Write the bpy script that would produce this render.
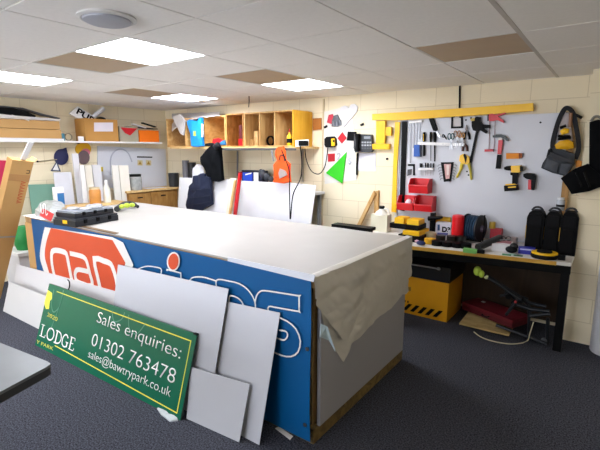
import bpy, bmesh, math, random
from mathutils import Vector as V, Matrix, noise as mnoise
random.seed(7)
for o in list(bpy.data.objects): bpy.data.objects.remove(o)
SC = bpy.context.scene; COL = SC.collection

# ------------------------------------------------------------------ camera
H = 1.66; FPX = 427.0; PITCH = math.atan(76/427); YAW = math.radians(36.4)
cam = bpy.data.cameras.new('camera'); camo = bpy.data.objects.new('camera', cam); COL.objects.link(camo)
camo.location = (0, 0, H); camo.rotation_euler = (math.pi/2-PITCH, 0, YAW)
cam.sensor_width = 36; cam.lens = FPX/600*36; cam.clip_start = .02
SC.camera = camo
# ------------------------------------------------------------------ world, exposure
SC.view_settings.view_transform = 'Standard'; SC.view_settings.look = 'None'
SC.view_settings.gamma = 1; SC.view_settings.use_curve_mapping = False
SC.view_settings.exposure = 1.2
w = bpy.data.worlds.new('world'); SC.world = w; w.use_nodes = True
w.node_tree.nodes['Background'].inputs[0].default_value = (.9, .95, 1, 1)
w.node_tree.nodes['Background'].inputs[1].default_value = .05
FILL = 5.0            # strength of the added window behind the viewer
LAMP = 13.0          # strength of every lit ceiling panel
D = 4.535; XL = -6.11;  HC = 2.284; XR = 1.3; YF = -2.6; XP = -.235; YP = 4.235   # room shell

# ------------------------------------------------------------------ measuring: a pixel of the photograph to a point on a real plane
FW = V((-math.sin(YAW)*math.cos(PITCH), math.cos(YAW)*math.cos(PITCH), -math.sin(PITCH)))
RT = V((math.cos(YAW), math.sin(YAW), 0)); UP = RT.cross(FW); C0 = V((0, 0, H))
def ray(x, y): return FW + RT*((x-300)/FPX) - UP*((y-225)/FPX)
def pZ(x, y, z=0): r = ray(x, y); return C0 + r*((z-H)/r.z)
def pY(x, y, Y): r = ray(x, y); return C0 + r*(Y/r.y)
def pX(x, y, X): r = ray(x, y); return C0 + r*(X/r.x)

# ------------------------------------------------------------------ materials
def lin(h):
    r = [int(h[i:i+2], 16)/255 for i in (0, 2, 4)]
    return tuple(c/12.92 if c <= .04045 else ((c+.055)/1.055)**2.4 for c in r)+(1,)
def mul(c, k): return (min(c[0]*k, 1), min(c[1]*k, 1), min(c[2]*k, 1), 1)
MC = {}
def mat(hx, rough=.5, metal=0., var=.06, scale=6., bump=0., bscale=60., emit=0., alpha=1., trans=0., key='', spec=.4):
    k = (hx, rough, metal, var, scale, bump, bscale, emit, alpha, trans, key)
    if k in MC: return MC[k]
    m = bpy.data.materials.new('m_'+hx); m.use_nodes = True; nt = m.node_tree; b = nt.nodes['Principled BSDF']
    b.inputs['Roughness'].default_value = rough; b.inputs['Metallic'].default_value = metal
    b.inputs['Specular IOR Level'].default_value = spec
    c = lin(hx); tc = nt.nodes.new('ShaderNodeTexCoord')
    nz = nt.nodes.new('ShaderNodeTexNoise'); nz.inputs['Scale'].default_value = scale; nz.inputs['Detail'].default_value = 4
    nt.links.new(tc.outputs['Object'], nz.inputs['Vector'])
    mx = nt.nodes.new('ShaderNodeMix'); mx.data_type = 'RGBA'
    mx.inputs[6].default_value = mul(c, 1-var*1.5); mx.inputs[7].default_value = mul(c, 1+var*1.5)
    nt.links.new(nz.outputs['Fac'], mx.inputs[0]); nt.links.new(mx.outputs[2], b.inputs['Base Color'])
    if bump:
        n2 = nt.nodes.new('ShaderNodeTexNoise'); n2.inputs['Scale'].default_value = bscale; n2.inputs['Detail'].default_value = 3
        nt.links.new(tc.outputs['Object'], n2.inputs['Vector'])
        bp = nt.nodes.new('ShaderNodeBump'); bp.inputs['Strength'].default_value = bump; bp.inputs['Distance'].default_value = .01
        nt.links.new(n2.outputs['Fac'], bp.inputs['Height']); nt.links.new(bp.outputs['Normal'], b.inputs['Normal'])
    if emit:
        b.inputs['Emission Color'].default_value = c; b.inputs['Emission Strength'].default_value = emit
    if alpha < 1: b.inputs['Alpha'].default_value = alpha
    if trans: b.inputs['Transmission Weight'].default_value = trans
    MC[k] = m; return m
def wood(h1, h2, scale=5., axis=(1, 1, .12), rough=.6):
    k = ('wood', h1, h2, scale, axis)
    if k in MC: return MC[k]
    m = bpy.data.materials.new('m_wood'); m.use_nodes = True; nt = m.node_tree; b = nt.nodes['Principled BSDF']
    b.inputs['Roughness'].default_value = rough; b.inputs['Specular IOR Level'].default_value = .3
    tc = nt.nodes.new('ShaderNodeTexCoord'); mp = nt.nodes.new('ShaderNodeMapping'); mp.inputs['Scale'].default_value = axis
    nt.links.new(tc.outputs['Object'], mp.inputs['Vector'])
    nz = nt.nodes.new('ShaderNodeTexNoise'); nz.inputs['Scale'].default_value = scale*4; nz.inputs['Detail'].default_value = 5; nz.inputs['Distortion'].default_value = 1.2
    nt.links.new(mp.outputs['Vector'], nz.inputs['Vector'])
    rp = nt.nodes.new('ShaderNodeValToRGB'); rp.color_ramp.elements[0].position = .3; rp.color_ramp.elements[1].position = .7
    rp.color_ramp.elements[0].color = lin(h1); rp.color_ramp.elements[1].color = lin(h2)
    nt.links.new(nz.outputs['Fac'], rp.inputs['Fac']); nt.links.new(rp.outputs['Color'], b.inputs['Base Color'])
    MC[k] = m; return m
def blockwork(axis):
    m = bpy.data.materials.new('painted_blocks'); m.use_nodes = True; nt = m.node_tree; b = nt.nodes['Principled BSDF']
    b.inputs['Roughness'].default_value = .6; b.inputs['Specular IOR Level'].default_value = .25
    g = nt.nodes.new('ShaderNodeNewGeometry'); s = nt.nodes.new('ShaderNodeSeparateXYZ'); nt.links.new(g.outputs['Position'], s.inputs[0])
    cb = nt.nodes.new('ShaderNodeCombineXYZ'); nt.links.new(s.outputs[axis], cb.inputs[0]); nt.links.new(s.outputs['Z'], cb.inputs[1])
    ad = nt.nodes.new('ShaderNodeVectorMath'); ad.inputs[1].default_value = (.05, .02, 0); nt.links.new(cb.outputs[0], ad.inputs[0])
    br = nt.nodes.new('ShaderNodeTexBrick'); br.inputs['Scale'].default_value = 1
    br.inputs['Brick Width'].default_value = .44; br.inputs['Row Height'].default_value = .212; br.inputs['Mortar Size'].default_value = .004
    br.inputs['Mortar Smooth'].default_value = .4
    br.inputs['Color1'].default_value = lin('ece0c2'); br.inputs['Color2'].default_value = lin('e8dbbc'); br.inputs['Mortar'].default_value = lin('d3c5a4')
    nt.links.new(ad.outputs[0], br.inputs['Vector'])
    nz = nt.nodes.new('ShaderNodeTexNoise'); nz.inputs['Scale'].default_value = 90; nz.inputs['Detail'].default_value = 4
    nt.links.new(g.outputs['Position'], nz.inputs['Vector'])
    nt.links.new(br.outputs['Color'], b.inputs['Base Color'])
    mt = nt.nodes.new('ShaderNodeMath'); mt.operation = 'MULTIPLY_ADD'; mt.inputs[1].default_value = -1.6
    nt.links.new(br.outputs['Fac'], mt.inputs[0]); nt.links.new(nz.outputs['Fac'], mt.inputs[2])
    bp = nt.nodes.new('ShaderNodeBump'); bp.inputs['Strength'].default_value = .25; bp.inputs['Distance'].default_value = .008
    nt.links.new(mt.outputs[0], bp.inputs['Height']); nt.links.new(bp.outputs['Normal'], b.inputs['Normal'])
    return m
def carpet_mat():
    m = bpy.data.materials.new('carpet'); m.use_nodes = True; nt = m.node_tree; b = nt.nodes['Principled BSDF']
    b.inputs['Roughness'].default_value = .95; b.inputs['Specular IOR Level'].default_value = .1
    g = nt.nodes.new('ShaderNodeNewGeometry')
    n1 = nt.nodes.new('ShaderNodeTexNoise'); n1.inputs['Scale'].default_value = 110; n1.inputs['Detail'].default_value = 3; n1.inputs['Roughness'].default_value = .7
    n2 = nt.nodes.new('ShaderNodeTexNoise'); n2.inputs['Scale'].default_value = 4; n2.inputs['Detail'].default_value = 3
    for n in (n1, n2): nt.links.new(g.outputs['Position'], n.inputs['Vector'])
    rp = nt.nodes.new('ShaderNodeValToRGB'); e = rp.color_ramp.elements
    e[0].position = .34; e[0].color = lin('0c0d11'); e[1].position = .66; e[1].color = lin('5d5f69')
    nt.links.new(n1.outputs['Fac'], rp.inputs['Fac'])
    mx = nt.nodes.new('ShaderNodeMix'); mx.data_type = 'RGBA'; mx.blend_type = 'MULTIPLY'; mx.inputs[0].default_value = .35
    nt.links.new(rp.outputs['Color'], mx.inputs[6]); nt.links.new(n2.outputs['Color'], mx.inputs[7])
    nt.links.new(rp.outputs['Color'], b.inputs['Base Color'])
    bp = nt.nodes.new('ShaderNodeBump'); bp.inputs['Strength'].default_value = .6; bp.inputs['Distance'].default_value = .006
    nt.links.new(n1.outputs['Fac'], bp.inputs['Height']); nt.links.new(bp.outputs['Normal'], b.inputs['Normal'])
    return m

# ------------------------------------------------------------------ mesh builder
class MB:
    def __init__(s): s.bm = bmesh.new()
    def _bev(s, faces, bev, seg=2):
        if bev <= 0: return
        es = list({e for f in faces for e in f.edges if e.is_manifold and len(e.link_faces) == 2 and e.calc_face_angle(0) > .5})
        bmesh.ops.bevel(s.bm, geom=es, offset=bev, segments=seg, affect='EDGES', profile=.5, clamp_overlap=True)
    def prism(s, pts, vec, bev=0., top=None):
        pts = [V(p) for p in pts]; vec = V(vec)
        n = sum(((pts[i]-pts[0]).cross(pts[i+1]-pts[0]) for i in range(1, len(pts)-1)), V())
        if n.dot(vec) > 0: pts = pts[::-1]; top = top[::-1] if top else None
        a = [s.bm.verts.new(p) for p in pts]; b = [s.bm.verts.new(V(q) if top else p+vec) for p, q in zip(pts, top or pts)]
        L = len(a); fs = [s.bm.faces.new(a), s.bm.faces.new(b[::-1])]
        for i in range(L): fs.append(s.bm.faces.new((a[(i+1) % L], a[i], b[i], b[(i+1) % L])))
        s._bev(fs, bev); return s
    def box(s, x0, x1, y0, y1, z0, z1, bev=0.):
        x0, x1 = sorted((x0, x1)); y0, y1 = sorted((y0, y1)); z0, z1 = sorted((z0, z1))
        return s.prism([(x0, y0, z0), (x1, y0, z0), (x1, y1, z0), (x0, y1, z0)], (0, 0, z1-z0), bev)
    def obox(s, o, a, b, c, bev=0.):
        o, a, b, c = V(o), V(a), V(b), V(c)
        return s.prism([o, o+a, o+a+b, o+b], c, bev)
    def tube(s, path, r, n=8, caps=True, flat=None):
        path = [V(p) for p in path]; rr = r if isinstance(r, (list, tuple)) else [r]*len(path)
        rings = []; t0 = (path[1]-path[0]).normalized(); u = t0.orthogonal().normalized()
        for i, p in enumerate(path):
            t = (path[min(i+1, len(path)-1)]-path[max(i-1, 0)]).normalized()
            u = (u - t*u.dot(t)); u = u.normalized() if u.length > 1e-6 else t.orthogonal().normalized(); v = t.cross(u)
            rings.append([s.bm.verts.new(p+(u*math.cos(2*math.pi*k/n)+v*math.sin(2*math.pi*k/n))*rr[i]) for k in range(n)])
        for a, b in zip(rings, rings[1:]):
            for k in range(n): s.bm.faces.new((a[k], a[(k+1) % n], b[(k+1) % n], b[k]))
        if caps: s.bm.faces.new(rings[0][::-1]); s.bm.faces.new(rings[-1])
        return s
    def lathe(s, c, prof, axis=(0, 0, 1), n=24):
        c = V(c); ax = V(axis).normalized(); u = ax.orthogonal().normalized(); v = ax.cross(u); rings = []
        for r, h in prof:
            if r < 1e-6: rings.append([s.bm.verts.new(c+ax*h)])
            else: rings.append([s.bm.verts.new(c+ax*h+(u*math.cos(2*math.pi*k/n)+v*math.sin(2*math.pi*k/n))*r) for k in range(n)])
        for a, b in zip(rings, rings[1:]):
            for k in range(n):
                l = (k+1) % n
                if len(a) == 1 and len(b) == 1: continue
                if len(a) == 1: s.bm.faces.new((a[0], b[l], b[k]))
                elif len(b) == 1: s.bm.faces.new((a[k], a[l], b[0]))
                else: s.bm.faces.new((a[k], a[l], b[l], b[k]))
        for rg, fl in ((rings[0], True), (rings[-1], False)):
            if len(rg) > 1: s.bm.faces.new(rg[::-1] if fl else rg)
        return s
    def ell(s, c, rx, ry, rz, n=12):
        m = Matrix.Translation(V(c)) @ Matrix.Diagonal((rx, ry, rz, 1))
        bmesh.ops.create_uvsphere(s.bm, u_segments=n, v_segments=n//2+2, radius=1, matrix=m); return s
    def stroke(s, pts, wd, nrm, th, closed=False):
        pts = [V(p) for p in pts]; nrm = V(nrm).normalized(); N = len(pts); L = []; R = []
        for i in range(N):
            a = pts[i-1] if (i or closed) else None; b = pts[(i+1) % N] if (i < N-1 or closed) else None
            d1 = (pts[i]-a).normalized() if a is not None else (b-pts[i]).normalized()
            d2 = (b-pts[i]).normalized() if b is not None else d1
            p1 = nrm.cross(d1); p2 = nrm.cross(d2); m = (p1+p2); m = m.normalized() if m.length > 1e-5 else p1
            k = min(1/max(m.dot(p1), .3), 1.8); L.append(pts[i]+m*wd/2*k); R.append(pts[i]-m*wd/2*k)
        vs = [[s.bm.verts.new(q) for q in (L[i], R[i], R[i]+nrm*th, L[i]+nrm*th)] for i in range(N)]
        for i in range(N if closed else N-1):
            a, b = vs[i], vs[(i+1) % N]
            for k in range(4): s.bm.faces.new((a[k], a[(k+1) % 4], b[(k+1) % 4], b[k]))
        if not closed: s.bm.faces.new(vs[0]); s.bm.faces.new(vs[-1][::-1])
        return s
    def puffy(s, pts, nrm, th, wr=.2, rings=5, seed=0, sub=4, sc=9):
        pts = [V(p) for p in pts]; nrm = V(nrm).normalized(); P = []
        for i in range(len(pts)):
            for k in range(sub): P.append(pts[i].lerp(pts[(i+1) % len(pts)], k/sub))
        c = sum(P, V())/len(P); back = [s.bm.verts.new(p) for p in P]; prev = back
        for j in range(1, rings+1):
            q = j/rings; sc_ = 1-q*.93 if j > 1 else .97; hgt = th*math.sqrt(1-(1-q)**2)*.6+th*.4
            cur = []
            for p in P:
                x = c+(p-c)*sc_; k = mnoise.noise((x+V((seed*3.1, 0, seed)))*sc)
                cur.append(s.bm.verts.new(x+nrm*(hgt*(1+wr*k))))
            for i in range(len(P)):
                l = (i+1) % len(P); s.bm.faces.new((prev[i], prev[l], cur[l], cur[i]))
            prev = cur
        s.bm.faces.new(prev); s.bm.faces.new(back[::-1]); return s
    def grid(s, fn, nu, nv):
        g = [[s.bm.verts.new(fn(i/nu, j/nv)) for j in range(nv+1)] for i in range(nu+1)]
        for i in range(nu):
            for j in range(nv): s.bm.faces.new((g[i][j], g[i+1][j], g[i+1][j+1], g[i][j+1]))
        return s
ORG = {}
def link(name, mb, m, parent=None, smooth=False, org=None):
    bm = mb.bm; bmesh.ops.recalc_face_normals(bm, faces=bm.faces)
    if parent is not None: o3 = ORG[parent.name]
    elif org is not None: o3 = V(org)
    else:
        xs = [v.co for v in bm.verts]
        o3 = V(((min(p.x for p in xs)+max(p.x for p in xs))/2, (min(p.y for p in xs)+max(p.y for p in xs))/2, min(p.z for p in xs)))
    for v in bm.verts: v.co -= o3
    me = bpy.data.meshes.new(name); bm.to_mesh(me); bm.free()
    for mm in (m if isinstance(m, (list, tuple)) else [m]): me.materials.append(mm)
    if smooth:
        for p in me.polygons: p.use_smooth = True
        try: me.set_sharp_from_angle(angle=math.radians(38))
        except Exception: pass
    o = bpy.data.objects.new(name, me); COL.objects.link(o); ORG[o.name] = o3
    if parent is not None: o.parent = parent
    else: o.location = o3
    return o
def tag(o, label, cat, group=None, kind=None):
    o['label'] = label; o['category'] = cat
    if group: o['group'] = group
    if kind: o['kind'] = kind
    return o
def thing(name, label, cat, loc, group=None):
    o = bpy.data.objects.new(name, None); COL.objects.link(o); o.location = V(loc); o.empty_display_size = .05
    ORG[o.name] = V(loc); return tag(o, label, cat, group)
def single(name, mb, m, label, cat, group=None, smooth=False): return tag(link(name, mb, m, None, smooth), label, cat, group)
def struct(name, mb, m, label=None):
    o = link(name, mb, m); o['kind'] = 'structure'
    if label: o['label'] = label
    return o
def dup(root, delta, label, group=None):
    c = root.copy(); COL.objects.link(c); c.location = root.location + V(delta); c['label'] = label
    if group: c['group'] = group
    ORG[c.name] = ORG[root.name]+V(delta)
    for ch in list(root.children):
        d = ch.copy(); COL.objects.link(d); d.parent = c
        for g in ch.children:
            e = g.copy(); COL.objects.link(e); e.parent = d
    return c
def cat_rom(pts, n=6, closed=False):
    pts = [V(p) for p in pts]; out = []; N = len(pts)
    for i in range(N if closed else N-1):
        p0 = pts[i-1] if (i or closed) else pts[0]; p1 = pts[i]; p2 = pts[(i+1) % N]; p3 = pts[(i+2) % N] if (i+2 < N or closed) else pts[-1]
        for k in range(n):
            t = k/n; out.append(.5*((2*p1)+(p2-p0)*t+(2*p0-5*p1+4*p2-p3)*t*t+(3*p1-p0-3*p2+p3)*t**3))
    if not closed: out.append(pts[-1])
    return out
class Fr:
    def __init__(s, o, u, v):
        s.o = V(o); s.u = V(u).normalized(); v = V(v); s.v = (v-s.u*v.dot(s.u)).normalized(); s.n = s.u.cross(s.v)
    def pt(s, a, b, c=0): return s.o+s.u*a+s.v*b+s.n*c
def text(name, body, fr, a, b, hgt, m, parent, width=None, off=.001, th=.0008, bold=0., shear=0.):
    cu = bpy.data.curves.new('t', 'FONT'); cu.body = body; cu.size = 1; cu.offset = bold; cu.shear = shear
    o = bpy.data.objects.new('t', cu); COL.objects.link(o); dg = bpy.context.evaluated_depsgraph_get()
    me = bpy.data.meshes.new_from_object(o.evaluated_get(dg)); bpy.data.objects.remove(o); bpy.data.curves.remove(cu)
    xs = [v.co.x for v in me.vertices]; x0, x1 = min(xs), max(xs); sy = hgt/.73; sx = sy if width is None else width/(x1-x0)
    mb = MB(); mb.bm.from_mesh(me); bpy.data.meshes.remove(me)
    for v in mb.bm.verts: v.co = fr.pt(a+(v.co.x-x0)*sx, b+v.co.y*sy, off)
    r = bmesh.ops.extrude_face_region(mb.bm, geom=list(mb.bm.faces))
    for g in r['geom']:
        if isinstance(g, bmesh.types.BMVert): g.co += fr.n*th
    return link(name, mb, m, parent)

# wall helpers: outlines measured in the photo, put on a real plane and given real thickness towards the room
def wp(pts, Y): return [pY(x, y, Y) for x, y in pts]
def WPoly(pts, Y, th, bev=0.): return MB().prism(wp(pts, Y), (0, -th, 0), bev)
def LPoly(pts, X, th, bev=0.): return MB().prism([pX(x, y, X) for x, y in pts], (th, 0, 0), bev)

# common materials
M_white = mat('e9e8e6', .35, var=.02); M_board = mat('d2d3d7', .3, var=.02, scale=3); M_black = mat('0a0b0c', .5, spec=.1); M_dark = mat('131518', .6, spec=.12)
M_steel = mat('a9abad', .3, 1.); M_grey = mat('8d8f92', .5); M_card = mat('bb9158', .8, var=.08, scale=4); M_card2 = mat('c89d63', .8, var=.06)
M_ply = wood('b98a4e', 'd9b478', 3, (1, 1, .25)); M_plyh = wood('c08f50', 'dcb77c', 3, (.25, 1, 1)); M_pine = wood('cfa566', 'e3c48c', 4, (.3, 1, 1))
M_red = mat('c3161f', .35); M_yel = mat('f3bf10', .4, var=.03); M_orange = mat('f5780f', .6)

# ================================================================== STRUCTURE
struct('floor', MB().box(XL-.1, XR+.1, YF-.1, D+.1, -.05, 0), carpet_mat(), 'dark blue-grey speckled carpet')
bx, by = blockwork('X'), blockwork('Y')
struct('wall_back', MB().box(XL-.1, XR+.1, D, D+.1, 0, HC+.05), bx, 'cream painted block wall with the tool board')
struct('wall_left', MB().box(XL-.1, XL, YF, D, 0, HC+.05), by, 'cream painted wall with the long white shelf')
struct('wall_right', MB().box(XR, XR+.1, YF, D, 0, HC+.05), by)
struct('wall_front', MB().box(XL-.1, XR+.1, YF-.1, YF, 0, HC+.05), bx)
struct('trim_1', MB().box(XP, XR, YP, D, 0, HC), bx, 'cream block pier at the right end of the wall')
# ceiling: tiles on a 0.605 grid
GX = [-.505-.605*k for k in range(-3, 11)]; GY = [3.9-.605*k+.0 for k in range(-2, 12)]
LIT = [(-2.9, 1.49), (-4.76, 1.49), (-4.76, 3.29), (-2.9, 3.29), (-4.76, -.32), (-4.76, -2.13)]  # last two are out of view, added to balance the light
DEAD = [(-3.5, 1.49), (-4.76, 2.69), (-2.9, 2.69), (-1.1, 2.69)]
def cell(x, y): return (round((x+.505)/.605), round((y-3.9)/.605))
holes = {cell(x, y) for x, y in LIT+DEAD}
cm = MB(); cm.box(XL, XR, YF, D, HC+.016, HC+.05)
for i in range(-10, 4):
    for j in range(-11, 3):
        if (i, j) in holes: continue
        x0, x1, y0, y1 = -.505+.605*i+.0045, -.505+.605*(i+1)-.0045, 3.9+.605*j+.0045, 3.9+.605*(j+1)-.0045
        x0, x1, y0, y1 = max(x0, XL), min(x1, XR), max(y0, YF), min(y1, D)
        if x1-x0 < .02 or y1-y0 < .02: continue
        t = random.uniform(-.0015, .0015); cm.box(x0, x1, y0, y1, HC+t, HC+.02)
M_tile = mat('f4f1ec', .9, var=.03, scale=40, bump=.12, bscale=160)
struct('ceiling', cm, M_tile, 'suspended ceiling of off-white mineral tiles')
tm = MB()
for x in (-.505,): tm.box(x-.012, x+.012, YF, D, HC-.002, HC+.008)
struct('trim_2', tm, mat('b9b4ac', .5), 'pale metal ceiling rail')

# unseen glowing window, added behind the viewer to balance the light
wm = MB(); WX0, WX1, WZ0, WZ1 = -4.6, -.9, .95, 2.05
wm.box(WX0, WX1, YF+.002, YF+.012, WZ0, WZ1); struct('added_window_1', wm, mat('eef2ff', .4, emit=FILL, var=0), 'added frosted window behind the viewer')
wm = MB()
for x in (WX0-.05, -3.37, -2.13, WX1): wm.box(x, x+.05, YF, YF+.05, WZ0-.05, WZ1+.05)
for z in (WZ0-.05, WZ1): wm.box(WX0, WX1, YF, YF+.05, z, z+.05)
struct('trim_3', wm, mat('e5e5e5', .4), 'white frame of the added window behind the viewer')

# ceiling lights
lm = mat('f1f5ff', .5, emit=LAMP, var=0); dm = mat('b8a184', .5, var=.04); fm = mat('dcdad4', .5)
def panel(x, y, m, label, name, group=None):
    i, j = cell(x, y); x0, y0 = -.505+.605*i, 3.9+.605*j; x1, y1 = x0+.605, y0+.605
    t = thing(name, label, 'ceiling light', (x0+.3, y0+.3, HC), group)
    f = MB(); b = .012
    f.box(x0+.002, x1-.002, y0+.002, y0+b, HC, HC+.012); f.box(x0+.002, x1-.002, y1-b, y1-.002, HC, HC+.012)
    f.box(x0+.002, x0+b, y0+b, y1-b, HC, HC+.012); f.box(x1-b, x1-.002, y0+b, y1-b, HC, HC+.012)
    link('frame', f, fm, t); link('diffuser', MB().box(x0+b, x1-b, y0+b, y1-b, HC+.003, HC+.012), m, t)
for (x, y), l in zip(LIT, ('bright square ceiling light panel nearest the round ceiling vent', 'bright ceiling light panel cut by the left edge of the photo', 'bright ceiling light panel in the far corner above the orange box and wall shelf', 'bright ceiling light panel above the plywood pigeonholes', 'added ceiling light panel behind the viewer, nearer of two', 'added ceiling light panel behind the viewer, by the end wall')):
    panel(x, y, lm, l, 'ceiling_light')
for (x, y), l in zip(DEAD, ('unlit tan ceiling light panel touching the bright panel by the round vent', 'unlit tan ceiling light panel beside the far corner light', 'unlit tan ceiling light panel beside the bright panel above the pigeonholes', 'unlit tan ceiling light panel alone above the tool board')):
    panel(x, y, dm, l, 'ceiling_light')
c = pZ(107, 17, HC); t = thing('ceiling_vent', 'round grey ceiling vent disc at the top left', 'vent', c)
link('ring', MB().lathe(c, [(.132, 0), (.136, -.010), (.118, -.016), (.103, -.010), (.103, 0)], n=40), mat('d3d2cf', .5), t, True)
link('disc', MB().lathe(c+V((0, 0, -.018)), [(.0, -.012), (.09, -.012), (.108, -.004), (.11, .004), (.05, .012), (0, .012)], n=40), mat('a2a5ae', .5), t, True)
p = pZ(249, 96, HC); single('hanging_cable', MB().tube([p, p+V((0, 0, -.06)), p+V((-.01, .0, -.13))], .006), M_black, 'short black cable hanging from the ceiling above the pigeonholes', 'cable')

# ================================================================== CENTRE TABLE
TZ = 1.0; TX0, TX1, TY0, TY1 = -4.80, -1.232, 1.80, 3.05
t = thing('work_table', 'large sheet-topped work table wrapped with a blue banner', 'table', ((TX0+TX1)/2, (TY0+TY1)/2, 0))
mb = MB(); mb.box(TX0, TX1, TY0, TY1, 0, .09)
link('base_frame', mb, wood('5a4a30', '8a7446', 4, (.3, 1, 1)), t)
for x in (TX0+.05, -3.2, TX1-.09):
    for y in (TY0+.03, TY1-.09): link('post', MB().box(x, x+.06, y, y+.06, .09, TZ-.07), wood('7c6440', 'a18555', 4), t)
def topfn(z):
    def f(a, b):
        x = TX0+(TX1-TX0)*a; y = TY0-.012+(TY1-TY0+.012)*b
        k = mnoise.noise(V((x*1.6, y*1.6, 0)))*.006+mnoise.noise(V((x*6, y*6, 3)))*.0025
        if b < .02: k = -.003
        return V((x, y, z+k))
    return f
mb = MB(); mb.box(TX0, TX1, TY0-.005, TY1, TZ-.07, TZ-.012, .004)
link('tabletop', mb, wood('a58256', 'c7a472', 4, (.3, 1, 1)), t)
mb = MB().grid(topfn(TZ+.004), 110, 46); r = bmesh.ops.extrude_face_region(mb.bm, geom=list(mb.bm.faces))
for g in r['geom']:
    if isinstance(g, bmesh.types.BMVert): g.co.z -= .012
link('top_sheet', mb, mat('b1ada7', .5, var=.03, scale=5, bump=.06, bscale=14), t, True)
mb = MB().box(-4.0, -3.12, TY0-.02, TY0+.02, TZ+.002, TZ+.0075); link('edge_strip', mb, mat('6b5437', .7), t)
mb = MB().prism([(TX1-.012, TY0+.05, .09), (TX1-.012, TY1-.02, .09), (TX1-.012, TY1-.02, TZ-.05), (TX1-.012, TY0+.05, TZ-.05)], (.022, 0, 0))
link('end_board', mb, mat('a9a9b0', .45, var=.03, scale=3), t)
mb = MB().box(TX0-.012, TX0, TY0, TY1, 0.0, TZ-.02); link('left_board', mb, M_card2, t)
mb = MB().box(TX0, TX1-.02, TY1, TY1+.01, .09, TZ-.07); link('rear_board', mb, M_white, t)
link('front_board', MB().box(TX0, -3.5, TY0-.012, TY0-.002, .02, TZ-.075), M_card2, t)
# drape over the right end: follows the edge, folds and a torn hem
HEM_LOW = [(1.76, .93), (1.84, .88), (1.93, .66), (2.04, .52), (2.12, .405), (2.17, .43), (2.22, .49), (2.4, .49), (2.6, .53), (2.8, .535), (3.0, .58), (3.08, .56), (3.24, .62)]
HEM_TOP = [(1.76, .90), (1.84, .84), (1.93, .74), (2.03, .62), (2.10, .555), (2.16, .55), (2.24, .60), (2.4, .625), (2.6, .65), (2.8, .665), (3.0, .70), (3.08, .69), (3.24, .75)]
def hem(y, pts):
    for (a, b), (c_, d) in zip(pts, pts[1:]):
        if a <= y <= c_: return b+(d-b)*(y-a)/(c_-a)
    return .6
def drape(pts, off, ph):
    def f(a, b):
        y = TY0-.03+(TY1+.02-TY0+.03)*a
        inn = .012
        L = (TZ+.01)-hem(min(y+.05, 3.2), pts); s = b*(inn+L)
        if s < inn:
            x = TX1-inn+s; z = TZ+.0062+off*.15+.001*mnoise.noise(V((x*9, y*9, 2)))
        else:
            q = s-inn; k = min(q/.1, 1)
            x = TX1+.013+off+(.012*k*(.5+.5*math.sin(y*11+q*5+ph+1.5*mnoise.noise(V((y*2, q*2, ph)))))+.016*abs(mnoise.noise(V((y*4+q*5, q*6-y*2, 5+ph))))*k+.009*abs(mnoise.noise(V((y*13-q*9, q*12, ph))))*k)
            z = TZ+.004-q
        return V((x, y, z))
    return f
t = thing('drape', 'crumpled off-white film sheet hanging over the right end of the work table', 'sheet', (TX1+.02, 2.48, TZ))
M_film = mat('d8d5cd', .35, var=.03, bump=.12, bscale=14)
for nm, pts, off, ph in (('lower_layer', HEM_LOW, 0, 0), ('upper_layer', HEM_TOP, .016, 2.4)):
    mb = MB().grid(drape(pts, off, ph), 120, 50); link(nm, mb, M_film, t, True)
mb = MB().prism([(-1.19, 1.80, .74), (-1.17, 1.83, .72), (-1.165, 1.91, .545), (-1.18, 1.87, .62), (-1.19, 1.79, .67)], (.004, 0, 0))
single('paper_scrap', mb, mat('c5dbe4', .5), 'pale blue paper scrap peeking from the near corner under the film', 'paper')

# banner on the front of the table
BY = 1.772; BL_, BR_ = -4.60, -1.235
t = thing('banner', 'blue and orange printed banner fixed along the front of the work table', 'banner', ((BL_+BR_)/2, BY, .02))
def ban(a, b):
    x = BL_+(BR_-BL_)*a; z = .03+(.985-.03)*b+.02*max(0, a-.0)*0
    return V((x, BY-.006*mnoise.noise(V((x*3, z*3, 1)))*(1-b)-.012*max(0, (a-.85)/.15)*(1-b)*math.sin(z*5), z))
mb = MB().grid(ban, 70, 16); r = bmesh.ops.extrude_face_region(mb.bm, geom=list(mb.bm.faces))
for g in r['geom']:
    if isinstance(g, bmesh.types.BMVert): g.co.y += .003
link('vinyl', mb, mat('00548c', .4, var=.05, scale=2), t, True)
M_bw = mat('e6e4de', .45, var=.02); M_bo = mat('d2502d', .45, var=.06, scale=3)
B1 = BY-.009
def bp(pts, Y=B1): return [pY(x, y, Y) for x, y in pts]
octw = cat_rom(bp([(45, 227), (42, 240), (40, 256), (43, 268), (47, 279)]), 5)+bp([(118, 296), (133.5, 265), (123, 242.5), (112, 237)])
link('white_octagon', MB().prism(octw, (0, -.002, 0)), M_bw, t)
octo = cat_rom(bp([(51, 228), (46.5, 242), (45, 256), (48, 268), (52, 281)], B1-.003), 5)+bp([(114, 296), (125.5, 263), (112.5, 240)], B1-.003)
link('orange_octagon', MB().prism(octo, (0, -.002, 0)), M_bo, t)
def bstroke(name, pts, wpx, m, closed=False, sm=6, Y=B1-.006, parent=t):
    P = bp(pts, Y); P = cat_rom(P, sm, closed) if sm else P
    return link(name, MB().stroke(P, wpx, (0, -1, 0), .002, closed), m, parent)
LW = .05
bstroke('letter', [(57, 290), (54.5, 276), (52, 264), (51.6, 254), (53.5, 250.6), (58, 250.4), (63, 251.6), (66.5, 254), (68.5, 263), (71, 276), (74, 290)], LW, M_bw, sm=2)
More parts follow.
